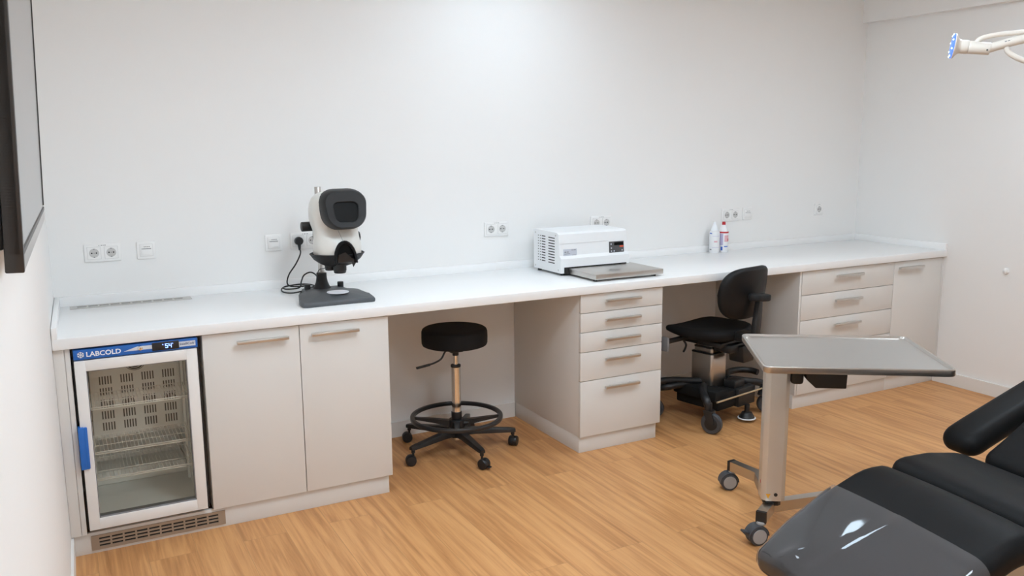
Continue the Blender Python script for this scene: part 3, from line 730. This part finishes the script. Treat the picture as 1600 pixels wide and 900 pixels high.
# head body: stacked superellipses
hx, hyc = .028, -.045
bm = B(); rings = []
for z, rx, ryf, ryb, cy in ((.212, .100, .085, .095, .0), (.222, .106, .092, .100, .0), (.26, .1065, .094, .102, .0), (.295, .100, .084, .105, .004), (.325, .099, .070, .118, .01), (.355, .108, .062, .128, .012), (.385, .114, .070, .130, .012), (.42, .115, .080, .124, .010), (.45, .112, .086, .110, .005), (.475, .104, .086, .090, .0), (.492, .088, .076, .068, -.004), (.502, .062, .055, .045, -.006), (.506, .02, .02, .02, -.008)):
    r = []
    for k in range(48):
        a = 2*math.pi*k/48; c, s_ = math.cos(a), math.sin(a); e_ = .80
        r.append((hx+rx*math.copysign(abs(c)**e_, c), hyc+cy+(ryb if s_ > 0 else ryf)*math.copysign(abs(s_)**e_, s_), z))
    rings.append(r)
loft(bm, rings); hd = ob('head_body', bm, 'scope', t, 60)
# hood: rounded rectangles marching forward, tilted back
def hood_ring(w, h, r, y, cz, tilt=.24, flare=.0, n=8):
    out = []
    for a, b in rrect(w, h, r, n):
        a *= 1+flare*b/(h/2)
        out.append((hx+.012+a*.95, hyc+y+b*.94*math.sin(tilt), cz+.004+b*.94*math.cos(tilt)))
    return out
bm = B()
loft(bm, [hood_ring(.205, .185, .07, -.030, .418, .1, .10), hood_ring(.212, .196, .075, -.050, .421, .1, .12), hood_ring(.208, .192, .072, -.085, .422, .18, .12), hood_ring(.196, .180, .066, -.120, .424, .24, .10), hood_ring(.186, .170, .062, -.127, .4245, .24, .10), hood_ring(.120, .104, .030, -.1275, .412, .24, .08), hood_ring(.112, .096, .028, -.124, .412, .24, .08), hood_ring(.106, .094, .026, -.085, .411, .24, .06)], False, True)
vh = ob('viewing_hood', bm, 'scopegrey', t, 35)
bm = B(); loft(bm, [hood_ring(.114, .10, .028, -.118, .412, .24, .08), hood_ring(.114, .10, .028, -.108, .412, .24, .08)]); ob('viewing_window', bm, 'win', vh)
bm = B(); cyl(bm, (hx+.103, hyc+.05, .285), (hx+.122, hyc+.05, .285), .026, n=24, bev=.004); ob('zoom_dial', bm, 'black', t)
# lower dish
bm = B(); rings = []
for z, f in ((.164, .40), (.170, .56), (.181, .72), (.196, .88), (.214, .985), (.221, 1.03), (.224, 1.0), (.214, .90), (.20, .80)):
    r = []
    for k in range(48):
        a = 2*math.pi*k/48; r.append((hx+.122*f*math.cos(a), hyc+.004+.105*f*math.sin(a), z))
    rings.append(r)
loft(bm, rings); ds_ = ob('lower_dish', bm, 'scopegrey', t, 50)
for x, y, r, z0 in ((hx-.002, hyc-.035, .030, .134), (hx-.030, hyc+.02, .026, .142)):
    bm = B(); lathe(bm, [(0, 0), (r*.82, 0), (r*.92, .003), (r*.92, .010), (r, .012), (r, .05), (0, .05)], (x, y, z0), 28); ob('objective', bm, 'black', t)
# arched front opening with deflector
bm = B(); rings = []
def arch(w, h, y, zb, n=14):
    out = []
    for k in range(n+1):
        a = math.pi*k/n; out.append((hx+.005+w*math.cos(a), y+.045*(math.sin(a)*h/.11)*.55, zb+h*math.sin(a)**.85))
    return out
yb_ = hyc-.112
for w, h, dy in ((.050, .096, .014), (.053, .100, -.008), (.048, .094, -.016), (.042, .086, -.012), (.040, .082, .03)):
    rings.append(arch(w, h, yb_+dy, .188))
loft(bm, rings, False, False, False); bmesh.ops.solidify(bm, geom=bm.faces[:], thickness=.002); la = ob('front_arch', bm, 'scopegrey', t, 50)
bm = B(); a_ = arch(.041, .085, yb_+.006, .188); prism(bm, [(p[0], p[2]) for p in a_], 0, .004, 0, Matrix.Translation((0, yb_+.022, 0)) @ Matrix.Rotation(math.pi/2, 4, 'X') ); ob('arch_recess', bm, 'win', la, 0)
bm = B(); pts = [(hx-.034, yb_-.004, .192), (hx-.030, yb_-.010, .228), (hx+.0, yb_-.012, .238), (hx+.041, yb_-.006, .200), (hx+.041, yb_+.0, .190)]
loft(bm, [pts, [(p[0]+.004, p[1]+.03, p[2]-.008) for p in pts]]); ob('deflector', bm, 'black', la, 30)
bm = B(); loft(bm, [[(hx+.026, yb_-.002, .206), (hx+.066, yb_+.008, .206), (hx+.044, yb_+.02, .164)], [(hx+.030, yb_+.02, .206), (hx+.072, yb_+.034, .206), (hx+.048, yb_+.04, .168)]]); ob('dish_flap', bm, 'scopegrey', la, 20)
bm = B(); tube(bm, [(hx-.022, hyc-.098, .335), (hx-.012, hyc-.094, .315), (hx-.006, hyc-.097, .298), (hx-.002, hyc-.103, .284)], .0007, 6); ob('seam_line', bm, 'grey', t)
# power cord in loops on the worktop
def W(x, y, z): return (x-mx, y-my, z-mz)
bm = B(); cp = [W(1.121, -.030, 1.085), W(1.119, -.050, 1.060), W(1.092, -.060, 1.012), W(1.055, -.062, .962), W(1.042, -.066, .920), W(1.058, -.075, .903), W(1.10, -.085, .900), W(1.135, -.10, .905), W(1.105, -.09, .912), W(1.045, -.075, .906), W(1.008, -.10, .900), W(.996, -.165, .894), W(1.028, -.215, .893), W(1.085, -.205, .897), W(1.125, -.18, .905), W(1.150, -.175, .912), W(1.115, -.15, .920), W(1.06, -.10, .912), W(1.018, -.095, .905), W(1.02, -.13, .900), W(1.08, -.15, .905), W(1.095, -.14, .935), W(1.112, -.13, .962), W(1.144, -.13, .974), W(1.170, -.14, .958), W(1.175, -.17, .928), W(1.168, -.19, .910), W(1.12, -.20, .905), W(1.075, -.235, .897), W(1.055, -.262, .893), W(1.075, -.28, .897), W(1.115, -.265, .912), W(1.145, -.27, .925)]
tube(bm, smooth_path(cp, 7), .0036, 8); pc = ob('power_cord', bm, 'black', t, 60)
bm = B(); cyl(bm, W(1.121, -.0115, 1.121), W(1.121, -.038, 1.121), .021, .0205, n=28, bev=.004); tube(bm, [W(1.121, -.028, 1.12), W(1.121, -.030, 1.10), W(1.121, -.030, 1.075)], [.012, .0085, .005], 12); ob('plug', bm, 'black', pc)
bm = B(); tube(bm, smooth_path([W(1.165, -.43, 1.035), W(1.15, -.38, 1.025), W(1.13, -.355, 1.018), W(1.118, -.36, 1.00), W(1.122, -.35, .965), W(1.13, -.31, .93)], 6), .0017, 6); ob('lamp_lead', bm, 'black', t)

# ---------------------------------------------------------------- white bench device with steel plate
t = thing('heating_device', 'white metal bench device with steel front plate and small control panel on the worktop', 'laboratory device', (2.65, -.25, H))
qx, qy = 2.65, -.25
bm = B(); prof = [(-.105, .014), (-.105, .233), (-.355, .231), (-.372, .222), (-.381, .160), (-.385, .108), (-.402, .092), (-.402, .050), (-.402, .014)]
prof = [(p-qy, q) for p, q in prof]
x0, x1 = 2.430-qx, 2.877-qx
loft(bm, [[(x0, a, b) for a, b in prof], [(x0+.003, a, b) for a, b in prof], [(x1-.003, a, b) for a, b in prof], [(x1, a, b) for a, b in prof]]); hs = ob('housing', bm, 'dev', t, 25)
bmv = B()
for r in range(10):
    z = .060+r*.0152
    bx(bmv, x0-.0006, x0+.001, -.335-qy, -.268-qy, z, z+.0052)
    bx(bmv, x0-.0006, x0+.001, -.235-qy, -.196-qy, z+.002, z+.0072)
    for y in (-.18, -.158): bx(bmv, x0-.0006, x0+.001, y-.004-qy, y+.004-qy, z+.0025, z+.0067)
ob('side_vents', bmv, 'slot', hs, 0)
bm = B()
for y, z in ((-.125, .215), (-.345, .215), (-.125, .03), (-.375, .03)): cyl(bm, (x0-.0015, y-qy, z), (x0+.001, y-qy, z), .005, n=14)
ob('screws', bm, 'recess', hs)
bm = B(); bx(bm, x0+.02, x1-.02, -.404-qy, -.3-qy, .010, .046); ob('plate_gap', bm, 'slot', t, 0)
tl = math.atan2(.009, .062)
def onface(x0_, x1_, z0, z1, th, bev=0):
    b_ = B(); bx(b_, x0_-qx, x1_-qx, -th, 0, z0, z1, bev)
    for v in b_.verts: # front face between z=.222 (y=-.372) and .108 (y=-.385)
        z = v.co.z; yy = -.372-(.222-z)/.062*.009 if z > .160 else -.381-(.160-z)/.052*.004
        v.co.y += yy-qy-.0004
    return b_
bm = onface(2.752, 2.851, .104, .166, .003, .001); cpn = ob('control_panel', bm, 'panelgrey', t)
bm = onface(2.786, 2.846, .144, .161, .0035); ob('display', bm, 'win', cpn, 0)
bm = onface(2.822, 2.848, .133, .142, .0035); ob('orange_mark', bm, 'orange', cpn, 0)
bm = B()
for x, z in ((2.765, .152), (2.766, .13), (2.766, .113), (2.784, .113), (2.838, .116)):
    yy = -.381-(.160-z)/.052*.004-qy-.0033; lathe(bm, [(0, 0), (.0045, 0), (.0045, .0006), (0, .0008)], (x-qx, yy, z), 14, (0, -1, 0))
ob('buttons', bm, 'pale', cpn)
bm = onface(2.455, 2.540, .100, .142, .0012); tp = ob('type_label', bm, 'pale', t, 0)
bm = B()
for x, w, z, h in ((2.462, .012, .124, .005), (2.478, .010, .124, .005), (2.460, .036, .115, .003), (2.505, .012, .134, .003), (2.520, .014, .134, .004), (2.508, .026, .107, .003)):
    yy = -.381-(.160-z)/.052*.004-qy-.0018; bx(bm, x-qx, x+w-qx, yy, yy+.0005, z, z+h)
ob('label_print', bm, 'grey', tp, 0)
bm = onface(2.436, 2.748, .1715, .1725, .0008); ob('fascia_line', bm, 'recess', t, 0)
bm = B(); bx(bm, 2.475-qx, 2.908-qx, -.672-qy, -.30-qy, .012, .040, .0025); ob('hot_plate', bm, 'steel', t)
for x, y in ((2.455, -.13), (2.85, -.13), (2.50, -.63), (2.875, -.63), (2.46, -.37)):
    bm = B(); cyl(bm, (x-qx, y-qy, 0), (x-qx, y-qy, .016), .012, n=18); ob('foot', bm, 'black', t)

# ---------------------------------------------------------------- two bottles
t = thing('spray_bottle', 'white plastic bottle with white tip, left of the red-capped bottle', 'bottle', (3.793, -.062, H))
bm = B(); lathe(bm, [(0, 0), (.031, 0), (.0335, .004), (.0335, .128), (.031, .138), (.022, .145), (0, .147)], (0, 0, 0), 36); bo_ = ob('bottle_body', bm, 'bottle', t)
bm = B(); lathe(bm, [(0, 0), (.022, 0), (.021, .012), (.016, .03), (.009, .042), (.0075, .055), (.0045, .057), (0, .0575)], (-.002, 0, .143), 24); ob('spray_cap', bm, 'white', t)
def wrap(parent, name, m, a0, a1, z0, z1, r=.0337):
    bm = B(); n = max(3, int(abs(a1-a0)/6)); A = [math.radians(a0+(a1-a0)*k/n) for k in range(n+1)]
    loft(bm, [[(r*math.cos(a), r*math.sin(a), z) for a in A] for z in (z0, z1)], False, False, False)
    return ob(name, bm, m, parent)
# the side seen from the room is around 225..270 degrees
wrap(bo_, 'label_print', 'bluep', 168, 200, .124, .130); wrap(bo_, 'label_print', 'lilac', 205, 290, .109, .111); wrap(bo_, 'label_print', 'pink', 225, 262, .070, .080)
wrap(bo_, 'label_print', 'lilac', 205, 290, .037, .039); wrap(bo_, 'label_print', 'grey', 172, 198, .020, .027)
t = thing('spray_bottle', 'white bottle with red cap and red band beside the white-tipped bottle', 'bottle', (3.866, -.064, H))
bm = B(); lathe(bm, [(0, 0), (.030, 0), (.0325, .004), (.0325, .130), (.030, .140), (.024, .150), (.019, .165), (.013, .178), (0, .179)], (0, 0, 0), 36); bo_ = ob('bottle_body', bm, 'bottle', t)
bm = B(); cyl(bm, (0, 0, .176), (0, 0, .197), .012, .0105, n=24, bev=.0015); ob('screw_cap', bm, 'red', t)
wrap(bo_, 'label_print', 'red', 140, 330, .125, .135, .0327); wrap(bo_, 'label_print', 'lilac', 150, 226, .048, .122, .0327); wrap(bo_, 'label_print', 'pink', 240, 300, .070, .112, .0327)
wrap(bo_, 'label_print', 'red', 282, 300, .074, .090, .0329); wrap(bo_, 'label_print', 'bluep', 238, 285, .036, .042, .0327); wrap(bo_, 'label_print', 'bluep', 200, 222, .014, .038, .0327)

# ---------------------------------------------------------------- instrument table
# local axes: x along the tray's long side, y along its short side
ta = math.atan2(-.366, .541); ZT = .782
t = thing('instrument_table', 'stainless steel tray table on one column and casters in front of the cabinets', 'table', (2.5685, -1.850, 0), ta)
Rm = Matrix.Rotation(-ta, 3, 'Z')
def TL(x, y, z=0): v = Rm @ Vector((x-2.5685, y+1.850, 0)); return Vector((v.x, v.y, z))
A_ = TL(2.622, -1.582); Bc = TL(3.145, -1.938); Cc = TL(2.884, -2.396-.015); Dc = TL(2.312, -2.038)
tx0, tx1 = min(A_.x, Dc.x), max(Bc.x, Cc.x); ty0, ty1 = min(Cc.y, Dc.y), max(A_.y, Bc.y)
tcx, tcy, tw, td = (tx0+tx1)/2, (ty0+ty1)/2, tx1-tx0, ty1-ty0
bm = B()
def tr(w, d, r, z): return [(x, y, z) for x, y in rrect(w, d, r, 6, tcx, tcy)]
loft(bm, [tr(tw-.03, td-.03, .02, ZT-.027), tr(tw-.004, td-.004, .028, ZT-.026), tr(tw, td, .03, ZT-.022), tr(tw, td, .03, ZT-.003), tr(tw-.006, td-.006, .028, ZT), tr(tw-.018, td-.018, .024, ZT), tr(tw-.030, td-.030, .018, ZT-.008), tr(tw-.034, td-.034, .016, ZT-.0085)], True, False)
ob('tray_rim', bm, 'steel', t, 30)
bm = B(); loft(bm, [tr(tw-.034, td-.034, .016, ZT-.012), tr(tw-.034, td-.034, .016, ZT-.0085)]); ob('tray_floor', bm, 'traytop', t, 30)
bm = B(); oc = [(.047, -.03), (.047, .03), (.03, .047), (-.03, .047), (-.047, .03), (-.047, -.03), (-.03, -.047), (.03, -.047)]
prism(bm, [(x*1.02, y*1.02) for x, y in oc], .15, ZT-.028, .002); co = ob('column', bm, 'column', t, 25)
bm = B(); prism(bm, [(x*.72, y*.72) for x, y in oc], .125, .151); ob('column_foot', bm, 'black', t, 25)
# warning mark and black dot near the foot, on the faces towards the room
cd = (Rm @ Vector((-.653, -.757, 0)))
bm = B(); p = Vector((.0, -.0482, .175)); bm.faces.new([bm.verts.new(v) for v in (p+Vector((-.032, 0, .006)), p+Vector((-.012, 0, .006)), p+Vector((-.022, 0, -.014)))]); ob('warning_mark', bm, 'yellow', co, 0)
bm = B(); cyl(bm, (.008, -.047, .178), (.008, -.0487, .178), .0075, n=20); ob('plug_dot', bm, 'black', co)
bm = B(); bx(bm, -.0487, -.0478, -.018, -.010, .215, .228); ob('rating_mark', bm, 'red', co, 0)
bm = B(); bx(bm, .05, .098, -.045, .045, ZT-.140, ZT-.028, .012); prism(bm, [(.09, ZT-.03), (.262, ZT-.03), (.258, ZT-.148), (.140, ZT-.148), (.105, ZT-.115)], -.05, .06, .004, Matrix.Rotation(math.pi/2, 4, 'X')); ob('drive_box', bm, 'black', t)
bm = B(); bx(bm, -.07, .35, -.05, .05, ZT-.036, ZT-.0265, .002); bx(bm, -.086, -.076, .10, .118, ZT-.042, ZT-.026); bx(bm, -.086, -.076, -.10, -.118, ZT-.042, ZT-.026); ob('tray_bracket', bm, 'black', t)
# base bars: two front arms with kinks, one long arm under the tray
def bar(name, pts, w=.040, h=.044, z=.114, m='steel'):
    bm = B(); P = [Vector((p.x, p.y, z)) for p in pts]; rr = []
    for i, p in enumerate(P):
        a = (P[i]-P[i-1]).normalized() if i else None; b = (P[i+1]-P[i]).normalized() if i+1 < len(P) else None
        d = ((a or b)+(b or a)).normalized(); nn = Vector((-d.y, d.x, 0)); k = w/2/max(.5, nn.dot(Vector((-(a or b).y, (a or b).x, 0))))
        rr.append([p+nn*k+Vector((0, 0, h/2)), p-nn*k+Vector((0, 0, h/2)), p-nn*k-Vector((0, 0, h/2)), p+nn*k-Vector((0, 0, h/2))])
    loft(bm, rr); return ob(name, bm, m, t, 20)
e1 = TL(2.728, -1.436); k1 = TL(2.742, -1.600); n1 = TL(2.5685, -1.850); e2 = TL(2.447, -1.920); e3 = TL(3.22, -2.06); n0 = TL(2.565, -1.856)
e1 = TL(2.732, -1.432)
bar('base_bar', [e1, k1, n1, e2]); bar('base_bar', [n0, TL(2.95, -1.935), e3])
for e, q in ((e1, k1), (e2, n1)):
    d = (e-q); d.z = 0; d.normalize(); bm = B(); rr = [[Vector((e.x, e.y, .114))+d*u+Vector((-d.y, d.x, 0))*a*.0205+Vector((0, 0, b*.0225)) for a, b in ((1, 1), (-1, 1), (-1, -1), (1, -1))] for u in (-.012, .004)]
    loft(bm, rr); ob('end_cap', bm, 'black', t, 0)
def big_caster(e, ang, R=.040, brake=False):
    d = Vector((math.cos(ang), math.sin(ang), 0)); nrm = Vector((-d.y, d.x, 0)); x, y = e.x, e.y; c = Vector((x, y, R))+d*.018
    bm = B(); cyl(bm, (x, y, .05), (x, y, .096), .009, n=14); cyl(bm, (x, y, .082), (x, y, .095), .02, n=20, bev=.003)
    rr = []
    for k in range(11):
        a = math.radians(-5+k*18.5); rr.append([c+(d*math.cos(a)+Vector((0, 0, 1))*math.sin(a))*q+nrm*w for q, w in ((R*1.1, -.024), (R*1.1, .024), (R*1.0, .024), (R*1.0, -.024))])
    box(bm, c+Vector((0, 0, .008)), (R*1.2, .018, R*1.15), .004, (0, 0, ang))
    cs = ob('caster', bm, 'hub', t)
    bm = B(); loft(bm, rr); ob('caster_hood', bm, 'tyre', cs)
    for s in (-1, 1):
        bm = B(); lathe(bm, [(0, .004), (R*.7, .004), (R*.97, .005), (R, .009), (R, .020), (R*.94, .024), (R*.80, .025), (0, .025)], c, 36, nrm*s); wh = ob('wheel', bm, 'tyre', cs)
        bm = B(); lathe(bm, [(0, .0245), (R*.76, .0245), (R*.74, .0275), (0, .0285)], c, 32, nrm*s); ob('hub_disc', bm, 'hub', wh)
    if brake:
        bm = B(); box(bm, c+d*(R+.012)+Vector((0, 0, .018)), (.03, .03, .010), .004, (0, -.3, ang)); ob('brake_pedal', bm, 'tyre', cs)
ca_w = lambda deg: math.radians(deg)-ta
b1 = (e1*.93+k1*.07); b2 = (e2*.95+n1*.05); b3 = TL(3.19, -2.045)
big_caster(b1, ca_w(155)); big_caster(b2, ca_w(165), brake=True); big_caster(b3, ca_w(-20))

# ---------------------------------------------------------------- treatment chair
# local axes: x from foot end to head end, y across (far side +), origin under the knee joint
ra = math.atan2(-.115, .993); HWd = .29
o_ = Vector((2.424, -2.507, 0))-Vector((.115, .993, 0))*HWd
t = thing('treatment_chair', 'black upholstered treatment chair with sloping leg rest in the right foreground', 'treatment chair', o_, ra)
leg_path = [(-.528, .288), (-.398, .384), (-.258, .460), (-.135, .507), (-.075, .514), (-.018, .506)]
bm = B(); pad(bm, leg_path, .58, .088, .036, .045, crown=.014); ob('leg_rest', bm, 'vinyl', t, 60)
bm = B(); pad(bm, [(-.014, .518), (.05, .528), (.14, .528), (.25, .512), (.328, .492)], .585, .088, .036, .05); ob('seat_pad', bm, 'vinyl', t, 60)
bm = B(); pad(bm, [(.345, .500), (.45, .555), (.60, .645), (.80, .765), (1.05, .90)], .47, .09, .036, .05); ob('back_rest', bm, 'vinyl', t, 60)
for s in (1, -1):
    bm = B(); pad(bm, [(.350, .532), (.44, .570), (.60, .628), (.80, .700), (.95, .752)], .150, .088, .042, .055); bmesh.ops.translate(bm, vec=(0, s*.345, 0), verts=bm.verts); am = ob('arm_rest', bm, 'vinyl', t, 60)
    bm = B(); box(bm, (.60, s*.262, .60), (.055, .06, .012), .002, (0, -.45, 0)); cyl(bm, (.60, s*.27, .605), (.60, s*.27, .63), .010, n=14); ob('arm_bracket', bm, 'alu', am)
    bm = B(); tube(bm, [(.36, s*.245, .47), (.60, s*.245, .588), (.95, s*.245, .775)], .011, 10); ob('side_rail', bm, 'alu', t)
bm = B(); box(bm, (.17, 0, .44), (.40, .36, .05), .006); box(bm, (-.18, 0, .385), (.34, .30, .025), .004, (0, -.52, 0)); box(bm, (.70, 0, .64), (.70, .28, .025), .004, (0, -.52, 0)); ob('seat_frame', bm, 'steel', t)
bm = B(); box(bm, (.25, 0, .245), (.16, .20, .39), .01); ob('pedestal', bm, 'column', t)
bm = B(); prism(bm, rrect(.80, .46, .05, 6, .30, 0), 0, .055, .008); ob('base_plate', bm, 'lampw', t)
# plastic cover over the foot end
bm = B(); Pc = [Vector((p[0], 0, p[1])) for p in leg_path]
rings = []; NS = 34
def atc(d):
    L_ = 0
    for a, b in zip(Pc, Pc[1:]):
        l = (b-a).length
        if d <= L_+l or b is Pc[-1]: return a.lerp(b, (d-L_)/l)
        L_ += l
for i in range(NS+1):
    d = -.0+.350*i/NS; e = d; re_ = .045
    ins = 0 if e >= re_ else re_-math.sqrt(max(0, re_*re_-(re_-e)**2))
    p = atc(d); tt = (atc(d+.02)-atc(max(d-.02, 0))).normalized(); nr = Vector((-tt.z, 0, tt.x))
    w = .588-2*ins*.75; th = .096-2*ins*.9; r = min(.039, th*.49)
    arc = [(w/2-r+r*math.cos(math.pi/2*k/8), th/2-r+r*math.sin(math.pi/2*k/8)) for k in range(9)]
    sec = [(w/2, min(-.012, th/2-r-.001))]+arc+[(w/2-r-(w-2*r)*k/30, th/2) for k in range(1, 30)]+[(-a, b) for a, b in reversed(arc)]+[(-w/2, min(-.012, th/2-r-.001))]
    ring = []
    for a, b in sec:
        u = a/.29; wob = .0012*math.sin(3.1*u+4*d)*math.sin(11*d+.6)+.0028*math.exp(-((u-.25+.9*d)/.07)**2)+.0075*math.exp(-((u-.70+2.2*d)/.085)**2)*math.exp(-((d-.075)/.05)**2)+.0055*math.exp(-((u-.42-1.0*d)/.10)**2)*math.exp(-((d-.07)/.045)**2)
        ring.append(p+Vector((0, a, 0))+nr*(b+(max(0, wob+.003)+.014*max(0, 1-(2*a/w)**2)*min(1, e/.06) if b > th*.3 else 0)))
    rings.append(ring)
loft(bm, rings, False, False, False)
cv = ob('plastic_cover', bm, 'sheet', None, 70); cv.location = o_; cv.rotation_euler = (0, 0, ra)
tag(cv, 'clear glossy plastic cover over the foot end of the black treatment chair', 'plastic cover')

# ---------------------------------------------------------------- examination lamp
t = thing('exam_lamp', 'ivory examination lamp with blue-white LED ring at top right', 'lamp', (3.75, -2.95, 0))
lo = Vector((3.75, -2.95, 0))
def LP(x, y, z): return Vector((x, y, z))-lo
hc = LP(2.6925, -2.4235, 1.9035)
ax = Vector((.655, -.756, -.13)).normalized()
bm = B(); lathe(bm, [(0, .006), (.039, .006), (.0405, .008), (.039, .011), (.030, .016), (.0235, .022), (.0215, .028), (0, .028)], hc, 40, ax); lh = ob('lamp_head', bm, 'lampw', t)
bm = B(); lathe(bm, [(0, 0), (.036, 0), (.0395, .002), (.0395, .0075), (0, .0075)], hc, 40, ax); lr = ob('light_ring', bm, 'ledring', lh)
u_, v_ = frame_from(ax)
for k in range(8):
    a = 2*math.pi*k/8+.3; bm = B(); c = hc+(u_*math.cos(a)+v_*math.sin(a))*.036; lathe(bm, [(0, -.002), (.0024, -.0015), (.0034, .001), (.0034, .006), (0, .006)], c, 12, ax); ob('led', bm, 'ledspot', lr)
bm = B(); cyl(bm, hc+ax*.026, hc+ax*.050, .0218, .0218, n=32, bev=.002); cyl(bm, hc+ax*.050, hc+ax*.114, .0205, .0195, n=32, bev=.002); bd = ob('lamp_grip', bm, 'lampw', t)
side = Vector((-.756, -.655, 0)); side = (side-ax*side.dot(ax)).normalized()
bm = B(); p = hc+ax*.104+side*.0190+Vector((0, 0, -.006)); lathe(bm, [(0, 0), (.0028, 0), (.0028, .002), (0, .002)], p, 12, side); ob('screw', bm, 'hole', bd)
bm = B(); tube(bm, smooth_path([hc+ax*.108, LP(2.799, -2.547, 1.9055), LP(2.828, -2.580, 1.916), LP(2.95, -2.66, 1.955), LP(3.35, -2.80, 1.97), LP(3.74, -2.94, 1.92)], 8), .0140, 16); am = ob('lamp_arm', bm, 'lampw', t)
bm = B(); tube(bm, smooth_path([hc+ax*.070+Vector((0, 0, .014)), LP(2.750, -2.490, 1.9235), LP(2.780, -2.525, 1.9325), LP(2.827, -2.579, 1.9365), LP(2.93, -2.65, 1.945), LP(3.30, -2.78, 1.962)], 8), .0078, 12); ob('lamp_handle', bm, 'lampw', t)
bm = B(); tube(bm, smooth_path([LP(2.796, -2.544, 1.895), LP(2.802, -2.552, 1.873), LP(2.832, -2.584, 1.848), LP(2.90, -2.63, 1.830), LP(3.00, -2.68, 1.87), LP(3.05, -2.70, 1.95)], 6), .0085, 14); ob('arm_joint', bm, 'lampw', am)
bm = B(); c0 = LP(2.792, -2.538, 1.9085); c1 = LP(2.820, -2.570, 1.918); cd_ = (c1-c0); off = Vector((-.756, -.655, 0))*.0142
for k in range(5):
    p = c0+cd_*(k/5)+off; q = p+cd_*.15; nn = Vector((0, 0, .0014))
    bm.faces.new([bm.verts.new(v) for v in (p-nn, q-nn, q+nn, p+nn)])
ob('arm_lettering', bm, 'grey', am, 0)
bm = B(); cyl(bm, (0, 0, .06), (0, 0, 1.95), .018, n=24, bev=.003); ob('stand_pole', bm, 'lampw', t)
bm = B(); lathe(bm, [(0, 0), (.24, 0), (.245, .01), (.22, .04), (.05, .06), (.03, .09), (0, .09)], (0, 0, 0), 48); ob('stand_base', bm, 'lampw', t)
